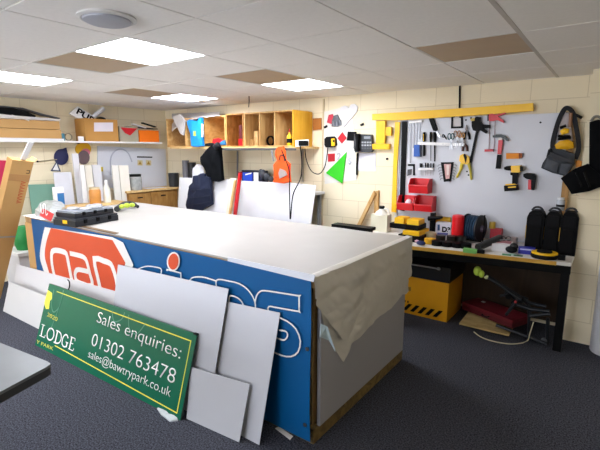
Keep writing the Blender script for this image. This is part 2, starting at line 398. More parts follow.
bstroke('letter', [(70, 253.3), (80, 255.6), (84.5, 257.8), (87, 262), (90, 274), (92.5, 286), (82, 283.5), (76.5, 280.5), (75.2, 275), (76, 271), (79, 269.5), (88, 271.5)], LW*.86, M_bw, sm=2)
bstroke('letter', [(101.5, 294), (97.5, 276), (94.3, 258.8), (104, 261), (109.5, 263), (112.5, 267), (116.5, 280), (119, 296)], LW*.95, M_bw, sm=2)
# outlined second word
OW = .0085
bstroke('letter_outline', [(134, 271), (145, 266.5), (153, 266.5), (153, 266.6), (161, 268.6), (161, 274)], OW, M_bw, sm=3)
bstroke('letter_outline', [(167, 271), (167, 269.5), (181, 273), (181, 278)], OW, M_bw, sm=0)
d = [(173.5+6.4*math.cos(a*.3927)-1.2*math.sin(a*.3927), 261.5+9.6*math.sin(a*.3927)+1.2*math.cos(a*.3927)) for a in range(16)]
link('letter_dot_outline', MB().prism(bp(d, B1-.004), (0, -.002, 0)), M_bw, t)
d = [(173.5+5.0*math.cos(a*.3927)-1*math.sin(a*.3927), 261.5+8*math.sin(a*.3927)+1*math.cos(a*.3927)) for a in range(16)]
link('letter_dot', MB().prism(bp(d, B1-.007), (0, -.002, 0)), M_bo, t)
bstroke('letter_outline', [(188, 285), (192, 278), (202, 277), (212, 279.5), (216, 281)], OW, M_bw, sm=4)
bstroke('letter_outline', [(217, 290), (217, 280), (229, 281), (240, 284), (249, 291), (255, 302), (255.5, 315)], OW, M_bw, sm=5)
bstroke('letter_outline', [(229, 304), (230, 296), (238, 298), (243, 304), (244, 312)], OW, M_bw, sm=4)
S_out = [(255, 303), (256.5, 296), (260, 291.5), (265, 290.6), (275, 292), (298.8, 295.8), (299.2, 296.2), (299.2, 310.8), (298.8, 311.3), (285, 309), (274, 307), (269, 306.5), (268.5, 311), (276, 316), (287, 321), (296, 329), (300.5, 341), (298, 352), (291, 356.5), (282, 355.5), (274, 352)]
bstroke('letter_outline', S_out, OW, M_bw, sm=2)
bstroke('letter_outline', [(279, 330), (286, 331.5), (287.5, 336), (284, 340), (277, 338)], OW, M_bw, sm=4)
for x, y in ((307, 349), (305, 425)):
    link('eyelet', MB().lathe(pY(x, y, B1), [(.004, 0), (.012, 0), (.012, .002), (.004, .002)], (0, -1, 0), 14), M_steel, t)
link('top_hem', MB().prism(bp([(228, 257), (315.5, 275), (314, 282), (228, 261)], B1-.0), (0, -.003, 0)), mat('d8dbe2', .5), t)

# ================================================================== BOARDS AND SIGN LEANING IN FRONT
M_al = mat('c3c5cb', .4, var=.02, scale=2); M_edge = mat('1b1b1d', .6)
def quad_board(name, bl, br, tr, tl, th, label, m=M_al, cat='board', edge=True):
    bl, br, tr, tl = map(V, (bl, br, tr, tl)); u = (br-bl).normalized(); v = (tl-bl).normalized(); n = u.cross(v).normalized()
    if n.y > 0: n = -n
    tr = tr-n*((tr-bl).dot(n))
    t = thing(name, label, cat, (bl+br)/2)
    link('face', MB().prism([bl, br, tr, tl], n*-(th*.35)), m, t)
    link('core', MB().prism([p-n*th*.36 for p in (bl, br, tr, tl)], n*-(th*.64)), M_edge if edge else m, t)
    return t
quad_board('sign_panel', (-1.885, 1.605, 0.002), (-1.475, 1.61, 0.002), pY(279, 313, 1.747), pY(224, 301, 1.747), .006, 'white panel second from right, its right edge bare against the blue banner')
quad_board('sign_panel', (-3.02, 1.575, 0.002), (-1.875, 1.575, 0.002), pY(227.5, 289, 1.732), pY(118, 264.5, 1.732), .006, 'largest white panel, rising behind the right half of the green sign')
quad_board('sign_panel', pZ(184, 420, .002)+V((0,.018,0)), pZ(238.5, 443, .002)+V((0,.006,0)), pY(247, 385, 1.62), pY(191, 367, 1.598), .006, 'small low white panel at the front right of the leaning panels', mat('c0c2c7', .4, var=.02))
quad_board('sign_panel', (-5.03, 1.66, .002), (-2.75, 1.66, .002), pY(130, 296, 1.74), pY(16, 264, 1.742), .004, 'long white panel at the far left, behind the lower front one', mat('d6d5d5', .4, var=.03, scale=3), edge=False)
quad_board('sign_panel', pZ(3, 311, .002), pZ(62, 341, .002), pY(68, 307, 1.60), pY(9, 282, 1.60), .004, 'low white panel at the far left edge in front of the longer one', mat('dcdbd8', .4, var=.03, scale=3), edge=False)
# green sign
P0 = pZ(35, 345, .002); P1 = pZ(180, 420.5, .002); T0 = pY(51, 284, 1.58)
fr = Fr(P0, P1-P0, T0-P0); SW = (P1-P0).length; SH = (T0-P0).dot(fr.v)
t = thing('estate_sign', 'green estate sales sign with white lettering leaning on the white panels', 'sign', (P0+P1)/2)
M_gs = mat('12654a', .25, var=.05, scale=3); M_st = mat('eef0ee', .4, var=0); M_sy = mat('e9e44a', .4, var=0)
link('face', MB().prism([fr.pt(0, 0), fr.pt(SW, 0), fr.pt(SW, SH), fr.pt(0, SH)], fr.n*-.003), M_gs, t)
link('back_frame', MB().prism([fr.pt(0, 0, -.0032), fr.pt(SW, 0, -.0032), fr.pt(SW, SH, -.0032), fr.pt(0, SH, -.0032)], fr.n*-.014), mat('3a4742', .5), t)
def inv(px, py):   # where a pixel lies on the sign's face
    r = ray(px, py); k = (fr.o-C0).dot(fr.n)/r.dot(fr.n); q = C0+r*k-fr.o; return q.dot(fr.u), q.dot(fr.v)
def stxt(body, x0, y0, x1, y1, hgt, m=M_st, **k):
    a, b = inv(x0, y0); c_, d_ = inv(x1, y1); f2 = Fr(fr.pt(a, b), fr.u*(c_-a)+fr.v*(d_-b), fr.v)
    text('lettering', body, f2, 0, 0, hgt, m, t, width=math.hypot(c_-a, d_-b), bold=-.012, **k)
stxt('Sales enquiries:', 96.5, 322, 180, 359, .088)
stxt('01302 763478', 91, 345, 174, 384, .098)
stxt('sales@bawtrypark.co.uk', 88, 357, 170, 397, .062)
def seg(pts, wd, m, closed=False, off=.001, nm='line', sm=0):
    q = [fr.pt(*p, off) for p in pts]; q = cat_rom(q, sm, closed) if sm else q
    link(nm, MB().stroke(q, wd, fr.n, .0008, closed), m, t)
a1 = inv(57, 291.5); a2 = inv(191, 341); a3 = inv(177, 413); a4 = inv(55, 345.5)
seg([a1, a2, a3, a4], .007, M_sy)
# serif word built stroke by stroke
la, lb = inv(39.5, 335.5); lc, ld = inv(73, 351); lw = math.hypot(lc-la, ld-lb); lf = Fr(fr.pt(la, lb), fr.u*(lc-la)+fr.v*(ld-lb), fr.v); lh = .098
def lseg(mbx, pts, wd, sm=0):
    q = [lf.pt(x*lw, y*lh, .001) for x, y in pts]; q = cat_rom(q, sm) if sm else q
    mbx.stroke(q, wd, lf.n, .0008)
def serif_word():
    k = MB(); T, S = .015, .006
    lseg(k, [(.05, 0), (.05, 1)], T); lseg(k, [(0, 0.02), (.16, 0.02), (.17, .25)], S); lseg(k, [(0, .98), (.1, .98)], S)
    lseg(k, [(.31-.1, .5), (.24, .15), (.31, .02), (.38, .15), (.41, .5), (.38, .85), (.31, .98), (.24, .85), (.21, .5)], .0115, 4)
    lseg(k, [(.49, 0), (.49, 1)], T); lseg(k, [(.45, .02), (.53, .02), (.6, .15), (.63, .5), (.6, .85), (.53, .98), (.45, .98)], .010, 4)
    lseg(k, [(.81, .78), (.77, .96), (.72, .96), (.68, .75), (.67, .5), (.68, .2), (.73, .03), (.79, .06), (.81, .2)], .0105, 4); lseg(k, [(.81, .05), (.81, .42)], T); lseg(k, [(.77, .43), (.84, .43)], S)
    lseg(k, [(.90, 0), (.90, 1)], T); lseg(k, [(.87, .02), (1, .02), (1.01, .22)], S); lseg(k, [(.87, .98), (.99, .98), (1, .78)], S); lseg(k, [(.9, .52), (.97, .52)], S)
    return k
link('lettering', serif_word(), M_st, t)
stxt('2020', 47, 316, 57, 321.5, .034, M_sy); stxt('Y PARK', 36.5, 343, 53, 350.5, .03, M_sy)
b1 = inv(48, 290); b2 = inv(46, 296); b3 = inv(50, 301); b4 = inv(49, 309); b5 = inv(46, 309); b6 = inv(44.5, 303)
link('yellow_emblem', MB().prism([fr.pt(*q, .001) for q in (b1, inv(52.2, 293), inv(52, 299), b3, b4, b5, b6)], fr.n*.0008), M_sy, t)
M_gl = mat('3c8468', .3)
seg([(.10, SH*.93), (.11, SH*.72), (.17, SH*.60), (.24, SH*.72), (.245, SH*.97)], .010, M_gl, nm='faint_scroll', sm=6)
seg([(.245, SH*.8), (.22, SH*.55), (.18, SH*.3)], .009, M_gl, nm='faint_scroll', sm=6)
seg([(.95, SH*.93), (1.0, SH*.80), (1.08, SH*.86), (1.1, SH*.96)], .008, M_gl, nm='faint_scroll', sm=6)
seg([(1.15, SH*.95), (1.19, SH*.78), (1.28, SH*.75), (1.35, SH*.92)], .008, M_gl, nm='faint_scroll', sm=6)
q = inv(195, 337); link('corner_clip', MB().obox(fr.pt(SW-.03, SH-.008, -.016), fr.u*.03, fr.v*.012, fr.n*.02), M_black, t)
e = fr.pt(.27, SH, -.010); single('hook', MB().tube(cat_rom([e+V((.03, 0, .002)), e+V((.034, .01, .03)), e+V((.025, .015, .065)), e+V((-.01, .02, .075))], 4), .005), M_black, 'small black bent hook poking up over the green sign', 'hook')
q = pZ(166, 415, .0); mb = MB(); mb.puffy([pZ(x, y, .001) for x, y in ((157, 409), (166, 408), (176, 415), (178, 421), (170, 422), (161, 415))], (0, 0, 1), .012, .7, sc=40)
single('film_offcut', mb, mat('cfd6d8', .25, alpha=.75), 'crumpled clear film scrap on the carpet under the green sign corner', 'scrap')
mb = MB().prism([pZ(x, y, .001) for x, y in ((275, 428.5), (279, 427), (293, 436.5), (290, 440))], (0, 0, .003)); single('white_offcut', mb, M_white, 'small white strip on the carpet below the blue banner', 'scrap')

# metal topped table, near left
t = thing('metal_table', 'pale metal-topped table corner in the near left foreground', 'table', (-2.3, .1, 0))
mz = .8; c1, c2, c3 = pZ(-3, 341.5, mz), pZ(51.5, 363, mz), pZ(0, 391, mz)
cn = [V((-3.1, .52, mz)), c1, c1.lerp(c2, .93), c1.lerp(c2, .985)+V((.012, -.004, 0)), c2+V((.012, -.02, 0)), c2.lerp(c3, .05)+V((.012, -.01, 0)), c3+(c3-c2)*2.2, V((-2.9, -.5, mz))]
link('top', MB().prism([p-V((0, 0, .012)) for p in cn], (0, 0, .012), .004), mat('808385', .42, .5, var=.1, scale=5), t)
k0 = sum(cn, V())/len(cn); link('rim', MB().prism([k0+(p-k0)*.992-V((0, 0, .045)) for p in cn], (0, 0, .032)), mat('3c3d3f', .5), t)
for x, y in ((-2.35, .5), (-2.95, .4), (-2.3, -.35), (-2.8, -.35)):
    link('leg', MB().box(x-.02, x+.02, y-.02, y+.02, 0, mz-.045), mat('5a5c5f', .5, .5), t)

# ================================================================== THINGS ON THE TABLE
def case(name, near, left, right, z, hgt, label, lidm, k=1):
    n_, l_, r_ = near, left, right; a = r_-n_; b = l_-n_; b = (b-a*b.dot(a)/a.dot(a))*k; up = V((0, 0, 1))
    t = thing(name, label, 'organiser case', n_+(a+b)/2)
    bs = link('base', MB().obox(n_, a, b, up*hgt*.72, .008), mat('1c1f25', .45), t)
    link('lid', MB().obox(n_+up*hgt*.73+a*.015, a*.97, b*.97, up*hgt*.27, .006), lidm, t)
    for k in (.22, .5, .78):
        link('latch', MB().obox(n_+a*(k-.03)-b.normalized()*.01+up*hgt*.35, a*.06, b.normalized()*.012, up*hgt*.5, .003), M_black, bs)
    return t, a, b
g = TZ+.008
nz_, lz_, rz_ = pZ(75.5, 227.5, g), pZ(54.5, 221, g), pZ(118.5, 220, g)
t1, a, b = case('tool_case', nz_, lz_, rz_, g, .068, 'black tool case with a yellow label at the bottom of the pair on the table', mat('2a2e35', .4), .62)
f = b.normalized(); s = a.normalized(); o = nz_+b*.55-s*.003+V((0, 0, .022)); link('yellow_label', MB().obox(o, b*-.2, s*.002, V((0, 0, .03))), M_yel, t1)
up = V((0, 0, .0695)); n2 = nz_+b*.12+a*.06+up; case('tool_case', n2, n2+b*.86, n2+a*.90, g, .055, 'black tool case with a clear lid lying on top of the other', mat('8d949c', .2, alpha=1))
n3 = n2+V((0, 0, .056)); mb = MB()
for k in range(9):
    q = n3+a*(.1+.75*random.random())+b*(.15+.6*random.random()); mb.ell(q+V((0, 0, .006)), .06, .05, .016, 10)
single('bubble_wrap', mb, mat('a7a9ac', .25, var=.2, scale=20), 'clear grey bubble film heaped on top of the black tool cases', 'film', smooth=True)
o = pZ(42, 219, g); mb = MB().puffy([pZ(x, y, g) for x, y in ((35, 216), (40, 207), (47, 204), (60, 205), (66, 209), (63, 214), (56, 219), (50, 222))], (0, 0, 1), .07, .35, seed=2)
t = thing('plastic_pack', 'clear plastic pack with a red tag beside the black tool cases', 'pack', o); link('bag', mb, mat('a4a9a8', .25, var=.2, scale=14), t, True)
rr = [pY(40, 216, 1.86), pY(50, 220.5, 1.86), pY(53.5, 213, 1.86), pY(44, 208, 1.86)]; yt_ = pZ(47, 222, g).y-.03; rr = [pY(39.5, 215.5, yt_), pY(51, 221.5, yt_), pY(54, 214.0, yt_), pY(43, 208, yt_)]
rt_ = link('tag', MB().prism(rr, (.003, -.002, 0)), mat('d83a3c', .5), t)
tf = Fr(rr[0], rr[1]-rr[0], rr[3]-rr[0]); tw = (rr[1]-rr[0]).length; link('tag_marking', MB().stroke(cat_rom([tf.pt(tw*x, tw*y, .006) for x, y in ((.2, .55), (.25, .2), (.45, .25), (.42, .55), (.6, .6), (.65, .2), (.82, .3))], 4), .01, tf.n, .001), M_white, t)
o = pZ(126, 209, g); t = thing('power_tool', 'black and lime power tool lying on the table behind the cases', 'tool', o)
mb = MB().tube(cat_rom([pZ(117, 212, g)+V((0, 0, .03)), pZ(124, 209, g)+V((0, 0, .05)), pZ(131, 207.5, g)+V((0, 0, .045)), pZ(138, 208.5, g)+V((0, 0, .022))], 4), [.03]*6+[.027]*5+[.018]*2, 10)
link('body', mb, mat('2a2d30', .5), t, True)
mb = MB()
for x, y, r in ((122, 206.5, .03), (127, 205.5, .034), (132, 205, .03)): mb.ell(pZ(x, y, g+.065), r, r, r*.8, 10)
link('shell', mb, mat('b9cf45', .45), t, True)
for a_, b_, w_, l in ((28, 210, 40, 'flat white paper sheet on the near left of the table top'),):
    q = pZ(33, 218, g); single('paper_sheet', MB().box(q.x-.25, q.x+.2, q.y, q.y+.25, g, g+.002), mat('ecebea', .5), l, 'paper')

# ================================================================== LEFT END: cardboard box, offcuts
ax = V((.33, .20, 1.02)).normalized(); bz = V((-5.145, 1.60, 0)); side = V((.16, -1, .14)); side = (side-ax*side.dot(ax)).normalized(); bk = ax.cross(side); bk = bk if bk.x < 0 else -bk
t = thing('cardboard_box', 'tall brown cardboard carton leaning over the left end of the table', 'box', bz)
Lb = 1.60; wd, dp = .20, .095; o = bz+V((0, 0, .09))
mb = MB().obox(o, side*wd, bk*dp, ax*(Lb-.06), .004); link('carton', mb, M_card, t)
fb = Fr(o+side*wd, -side, ax)
link('tape', MB().prism([fb.pt(0, 1.33, .001), fb.pt(wd, 1.33, .001), fb.pt(wd, 1.40, .001), fb.pt(0, 1.40, .001)], fb.n*.001), mat('a97a45', .4), t)
link('tape', MB().prism([fb.pt(0, .72, .001), fb.pt(wd, .72, .001), fb.pt(wd, .735, .001), fb.pt(0, .735, .001)], fb.n*.001), mat('8f9794', .4), t)
mb = MB()
for i, y in enumerate([1.10, 1.13, 1.16, 1.19, 1.22, 1.25, 1.28, 1.31]): mb.stroke([fb.pt(wd-.075, y, .002), fb.pt(wd-.03, y+.010, .002), fb.pt(wd-.075, y+.02, .002)], .009, fb.n, .0008)
link('print', mb, mat('b04a22', .6), t)
mb = MB().stroke([fb.pt(wd-.05, 1.42, .002), fb.pt(wd-.02, 1.42, .002), fb.pt(wd-.02, 1.45, .002), fb.pt(wd-.05, 1.45, .002)], .007, fb.n, .0008); link('print', mb, mat('3a2a1c', .6), t)
tp = o+ax*(Lb-.06); link('flap', MB().prism([tp, tp+bk*dp, tp+bk*dp+ax*.03+side*-.03, tp+ax*.03+side*-.03], ax*.003), M_card2, t)
e0 = tp+side*.06+bk*.03; single('white_batten', MB().obox(e0+ax*.004, side*.05, bk*.012, ax*.02+V((.16, .02, .15)), .002), M_white, 'short white plastic offcut sticking out of the tall cardboard carton', 'offcut')
single('green_bag', MB().lathe(V((-5.36, 1.97, .532)), [(.0, 0), (.08, 0), (.10, .06), (.09, .2), (.05, .27), (0, .28)], n=14), mat('1b7d3a', .5), 'green rolled bag standing on the white storage box behind the carton', 'bag', smooth=True)
q = pZ(9, 291, 0); t = thing('storage_box', 'white storage box on the floor between the carton and the table end', 'box', (-5.4, 2.0, 0))
link('body', MB().box(-5.6, -5.2, 1.84, 2.15, 0, .49, .008), mat('d5d5d6', .5), t); link('lid', MB().box(-5.61, -5.19, 1.83, 2.16, .491, .53, .006), mat('e4e4e4', .4), t)

# ================================================================== LEFT WALL
SX = XL+.30; SZ = 1.765
t = thing('wall_shelf', 'long white shelf along the left wall', 'shelf', (XL, 2.6, SZ))
link('board', MB().box(XL, SX, .4, 4.22, SZ-.022, SZ, .002), M_white, t)
def XB(x0, x1, ytop, X=SX-.02): # box front on plane X from pixel columns; returns y0,y1,z1
    a = pX(x0, 130, X); b = pX(x1, 130, X); return a.y, b.y, pX((x0+x1)/2, ytop, X).z
y0, y1, z1 = XB(-20, 61, 119.5); fx = SX-.02
t = thing('cardboard_box', 'long flat brown carton at the left end of the white shelf, under white sheets', 'box', (fx-.12, (y0+y1)/2, SZ))
sp = mat('e0e0e2', .5); zt = (SZ+.03+z1)/2
single('paper_stack', MB().box(fx-.25, fx+.012, y0+.1, y1+.02, SZ, SZ+.026), sp, 'thin stack of white paper under the long carton on the shelf', 'paper')
link('lower_carton', MB().box(fx-.24, fx, y0, y1, SZ+.027, zt-.001, .004), M_card2, t); link('upper_carton', MB().box(fx-.24, fx-.004, y0, y1-.01, zt+.005, z1, .004), mat('c49a62', .8), t)
def sheet(x0, y0_, x1, y1_, hw, m, label, nm='panel_offcut', X0=fx-.1, lift=0):
    a = pX(x0, y0_, X0); b = pX(x1, y1_, X0); single(nm, MB().obox(a+V((-hw, 0, lift)), b-a, V((2*hw, 0, 0)), V((0, 0, .009)), .001), m, label, 'sheet')
for pts, m, X0, l in ((((-8, 113.6), (10, 115.8), (33, 117.5), (58, 119.6), (56, 121.2), (30, 120), (-8, 118)), M_white, fx-.16, 'white sheets lying lowest on the long shelf carton'), (((-8, 107.3), (10, 108.3), (24, 112), (33, 116), (32, 117.3), (10, 115.4), (-8, 113.2)), M_black, fx-.15, 'black sagging sheet on top of the white sheets on the carton'), (((-8, 105.6), (20, 108.2), (40, 114.2), (57, 118.2), (56.5, 119.2), (40, 115.6), (20, 109.8), (-8, 107)), mat('4b4d52', .5), fx-.24, 'thin dark strip sloping behind the black sheet on the carton')):
    single('panel_offcut', LPoly(pts, X0, .09), m, l, 'sheet')
sheet(12, 115.5, 29, 121, .01, M_white, 'narrow white strip hanging off the front of the long carton', X0=fx+.012)
a = pX(63.5, 137, fx); single('blue_tin', MB().lathe(V((fx-.03, a.y, SZ)), [(0, 0), (.03, 0), (.03, .09), (.026, .095), (0, .095)], n=16), mat('3f7d92', .4), 'small teal tin on the shelf beside the long carton', 'tin', smooth=True)
a = pX(70, 137, fx); mb = MB()
for k in range(3): mb.tube([V((fx-.05+.008*k, a.y+.045*math.cos(i*.449), SZ+.052+.045*math.sin(i*.449))) for i in range(15)], .005, 6)
single('cable_coil', mb, mat('9a8f76', .5), 'small grey coil of wire on the shelf beside the teal tin', 'coil')
a = pX(81, 137, fx+.015); single('white_carton', MB().box(fx-.0, fx+.018, a.y-.035, a.y+.035, SZ, SZ+.06, .003), M_white, 'tiny white carton at the shelf edge before the labelled box', 'box')
a0 = pX(72.5, 130, fx-.2); y0 = pX(85, 130, fx-.02).y; y1 = pX(118, 130, fx-.02).y; z1 = pX(100, 119, fx-.02).z
t = thing('cardboard_box', 'open brown box with a white label in the middle of the shelf', 'box', (fx-.14, (y0+y1)/2, SZ))
q = MB(); q.box(fx-.03, fx-.02, y0, y1, SZ, z1); q.box(fx-.28, fx-.27, y0, y1, SZ, z1); q.box(fx-.27, fx-.03, y0, y0+.008, SZ, z1); q.box(fx-.27, fx-.03, y1-.008, y1, SZ, z1); q.box(fx-.27, fx-.03, y0+.008, y1-.008, SZ, SZ+.008)
link('carton', q, mat('c28f4b', .8), t)
lb = [pX(x, y, fx-.019) for x, y in ((94, 122.5), (113, 122.5), (113, 131.5), (94, 131.5))]; link('label_sticker', MB().prism(lb, (.002, 0, 0)), mat('e3dde6', .5), t)
rp_ = [pX(x, y, fx-.15) for x, y in ((69, 113.5), (78, 106.3), (95, 117), (88, 124), (80, 119))]
t = thing('rolled_sign', 'white rolled sign with black letters poking out of the labelled box', 'sign', rp_[3])
link('sheet', MB().prism(rp_, (-.02, 0, 0), .004), M_white, t)
f2 = Fr(pX(76, 113, fx-.15), pX(92, 123, fx-.15)-pX(76, 113, fx-.15), pX(79, 107.5, fx-.15)-pX(76, 113, fx-.15)); text('lettering', 'PUB', f2, 0, 0.0, .085, M_black, t, width=.26, off=.002, bold=.03)
a, b = pX(93, 117, fx-.15), pX(103.5, 108.5, fx-.15); single('plastic_tube', MB().tube([a, b], .03, 12), mat('dcdcdf', .4), 'white plastic tube sticking up out of the labelled box', 'tube', smooth=True)
a = pX(101, 119.0, fx-.15); mb = MB().ell(a, .05, .07, .03); single('black_tool', mb, M_black, 'black tool showing above the rim of the labelled box', 'tool', smooth=True)
y0 = pX(119.5, 130, fx-.02).y; y1 = pX(138, 130, fx-.02).y; z1 = pX(128, 126.5, fx-.02).z
t = thing('small_crate', 'small pale crate with a red corner between the brown and orange boxes', 'box', (fx-.1, (y0+y1)/2, SZ)); link('body', MB().box(fx-.2, fx-.02, y0, y1, SZ, z1, .004), mat('a7a08a', .6), t)
link('red_corner', MB().prism([pX(x, y, fx-.019) for x, y in ((120.5, 127.5), (137, 128.5), (130, 135.5), (125, 133))], (.006, 0, 0)), M_red, t)
y0 = pX(139, 130, fx-.02).y; y1 = pX(161, 130, fx-.02).y; z1 = pX(150, 130.5, fx-.02).z; y1 = min(y1, 4.2)
single('orange_box', MB().box(fx-.2, fx-.02, y0, y1, SZ, z1, .012), M_orange, 'plain orange box at the right end of the white shelf', 'box')
a = pX(125, 127.0, fx-.12); b = pX(156, 129.5, fx-.12); single('dark_strip', MB().prism([a+V((-.05, 0, 0)), b+V((-.05, 0, -.0)), b+V((.05, 0, 0)), a+V((.05, 0, 0))], (0, 0, .012)), M_dark, 'dark flat strip lying across the crate and the orange box', 'strip')
for k, (x, y) in enumerate(((131, 124.5), (141, 123.5))):
    a = pX(x, y, fx-.1); b = pX(x+13, y+4, fx-.1); single('white_strip', MB().obox(a, b-a, V((.06, 0, .0)), V((0, 0, .014))), (M_white, M_dark)[k], ('pale strip sloping on top of the red-cornered crate', 'short dark strip sloping on top of the orange box')[k], 'strip')
# items on the left wall
WX = XL+.002
mb = LPoly([(61+7.2*math.cos(i*.3927), 157+8.2*math.sin(i*.3927)) for i in range(16)], WX, .012); mb.prism([pX(x, y, WX) for x, y in ((62, 149), (66, 147.5), (67, 152), (64, 152))], (.012, 0, 0))
single('navy_disc', mb, mat('1d2250', .5), 'navy blue disc with a small tab on the left wall', 'disc')
t = thing('wall_hook', 'thin metal rod hook reaching across the wall to the navy disc', 'hook', pX(38, 162, WX)); link('rod', MB().tube([pX(38, 161.5, WX+.02), pX(57, 159.5, WX+.02)], .006), mat('9c8f72', .4), t); link('tip', MB().tube([pX(37.5, 161.5, WX), pX(37.5, 161.5, WX+.04)], .012), M_black, t)
t = thing('triangle_sign', 'white triangle sign with a dark outline below the navy disc', 'sign', pX(56, 170, WX)); tr = [(56.5, 162), (51.5, 170.5), (60, 171)]
link('panel', LPoly(tr, WX+.013, .004), M_white, t); link('outline', MB().stroke([pX(x, y, WX+.018) for x, y in tr], .016, (1, 0, 0), .003, True), mat('39415c', .5), t)
single('yellow_disc', LPoly([(83+8*math.cos(i*.3927), 149+7*math.sin(i*.3927)) for i in range(16)], WX, .008), mat('e2ac1a', .5), 'yellow disc on the left wall behind the pink and brown ones', 'disc')
single('pink_disc', LPoly([(85.5+4.5*math.cos(i*.3927), 152.5+4*math.sin(i*.3927)) for i in range(16)], WX+.008, .006), mat('d77a8c', .5), 'small pink disc between the yellow and brown discs', 'disc')
single('brown_disc', LPoly([(83.5+6*math.cos(i*.3927), 157.5+7*math.sin(i*.3927)) for i in range(16)], WX+.014, .008), mat('6a5558', .5), 'brown disc overlapping the yellow one on the left wall', 'disc')
single('black_tab', LPoly([(76, 140.5), (80, 141.5), (79, 144), (75, 143)], WX+.01, .01), M_black, 'small black tab under the shelf above the yellow disc', 'tab')
t = thing('notice_board', 'white notice board on the left wall with a faint arch and triangle stickers', 'board', pX(130, 186, WX)); link('panel', LPoly([(97, 146), (165, 149), (166, 188), (97, 188)], WX, .018), mat('cfd2da', .35, var=.02), t)
link('arch', MB().stroke(cat_rom([pX(x, y, WX+.019) for x, y in ((111, 175), (110.5, 160), (114, 152), (121, 149), (128, 153), (132, 162))], 6), .02, (1, 0, 0), .002), mat('a9aebb', .4), t)
link('magnet_strip', LPoly([(137, 156.3), (152, 156.6), (152, 157.8), (137, 157.6)], WX+.019, .008), M_black, t)
for x in (140, 148.5):
    s_ = link('sticker', LPoly([(x-2.6, 160), (x+2.6, 160.4), (x+2.6, 165.6), (x-2.6, 165.4)], WX+.019, .002), mat('cdbf94', .5), t); link('warning_triangle', LPoly([(x, 161), (x+1.7, 164.5), (x-1.7, 164.4)], WX+.022, .002), mat('a3822c', .5), s_)
single('yellow_sticker', LPoly([(99.5, 167), (103, 167), (103, 171.5), (99.5, 171.5)], WX+.019, .002), mat('cdb53c', .5), 'small yellow sticker at the left edge of the notice board', 'sticker')
single('pink_poster', LPoly([(-8, 160), (6.5, 160.5), (4, 188), (-8, 188)], WX, .006), mat('c3254f', .5), 'crimson poster at the far left behind the tall carton', 'poster')
# sheets standing against the left wall
def stand(pts, X, th, m, label, nm='board_offcut', lean=.05):
    top = [pX(x, y, X) for x, y in pts]; z0 = 0; b = []
    ys = [p.y for p in top]; a0, a1 = top[0], top[1]
    pl = [V((X+lean*a0.z, a0.y, .002)), V((X+lean*a1.z, a1.y, .002)), a1, a0]
    t = single(nm, MB().prism(pl, (th, 0, 0)), m, label, 'board'); return t
stand([(53, 172.5), (71, 172)], WX+.16, .006, mat('d3d5dc', .4), 'plain white board below the triangle sign, leaning on the left wall')
stand([(28, 184.5), (56, 184)], WX+.1, .008, mat('6f9a88', .5, var=.05), 'sea-green board leaning on the left wall behind the carton')
stand([(71.5, 153.5), (77.5, 153.5)], WX+.12, .02, mat('e2e1e6', .4), 'tallest narrow white strip beside the brown disc')
for k, (x0, x1, y, X, l) in enumerate(((79, 83.5, 165, .22, 'first short white strip right of the tallest one'), (84, 91, 165.3, .2, 'cream strip in the middle of the white strips below the brown disc'), (91.5, 100, 164.8, .17, 'last white strip of the row before the yellow sticker'))):
    stand([(x0, y), (x1, y)], WX+X, .014, (M_white, mat('e6e2d4', .4), mat('d8d9dd', .4))[k], l)
for k, (x0, x1, l) in enumerate(((111, 117.5, 'left one of two tall cream strips before the wooden desk'), (118, 127.5, 'right one of two tall cream strips before the wooden desk'))):
    stand([(x0, 165.3), (x1, 165.3)], WX+.3, .02, mat(('e4e2da', 'e9e5d8')[k], .45), l)
# low bench hidden behind the table carrying small things
LBX = WX+.85; LBZ = .95
t = thing('low_bench', 'narrow pale bench along the left wall behind the table', 'bench', (WX+.65, 2.9, 0)); link('top', MB().box(WX+.42, LBX, 2.5, 3.3, LBZ-.03, LBZ), M_pine, t)
for x in (WX+.46, LBX-.04):
    for y in (2.56, 3.24): link('leg', MB().box(x-.02, x+.02, y-.02, y+.02, 0, LBZ-.03), M_pine, t)
def onb(px, py, X): p = pX(px, py, X); return V((X, p.y, LBZ))
t = thing('first_aid_card', 'white and blue upright carton on the low bench at the left', 'box', onb(58, 190, WX+.6)); b = onb(58.5, 190, WX+.6)
link('body', MB().box(b.x-.03, b.x, b.y-.06, b.y+.06, LBZ, pX(58, 187, b.x).z), M_white, t); link('blue_panel', MB().box(b.x+.0005, b.x+.003, b.y-.02, b.y+.06, LBZ+.005, pX(62, 193, b.x).z), mat('2f6ea8', .5), t)
b = onb(95, 195, WX+.6); t = thing('jar', 'amber jar with a pale lid on the low bench behind the tool cases', 'jar', b); zt = pX(95, 188.5, b.x).z-LBZ
link('glass', MB().lathe(b, [(0, 0), (.068, 0), (.072, .02), (.072, zt-.03), (.06, zt-.01), (0, zt-.01)], n=20), mat('c98c46', .35, var=.1, scale=18), t, True); link('lid', MB().lathe(b+V((0, 0, zt-.009)), [(0, 0), (.063, 0), (.063, .025), (0, .025)], n=20), mat('d9c9a2', .5), t, True)
b = onb(107, 195, WX+.62); t = thing('spray_bottle', 'slim white bottle on the low bench right of the amber jar', 'bottle', b); zt = pX(107, 180, b.x).z-LBZ
link('body', MB().lathe(b, [(0, 0), (.045, 0), (.048, .02), (.045, zt*.6), (.02, zt*.8), (.018, zt*.85), (0, zt*.85)], n=18), mat('dfe2d8', .4), t, True); link('cap', MB().lathe(b+V((0, 0, zt*.852)), [(0, 0), (.02, 0), (.02, zt*.15), (0, zt*.15)], n=14), M_white, t, True)
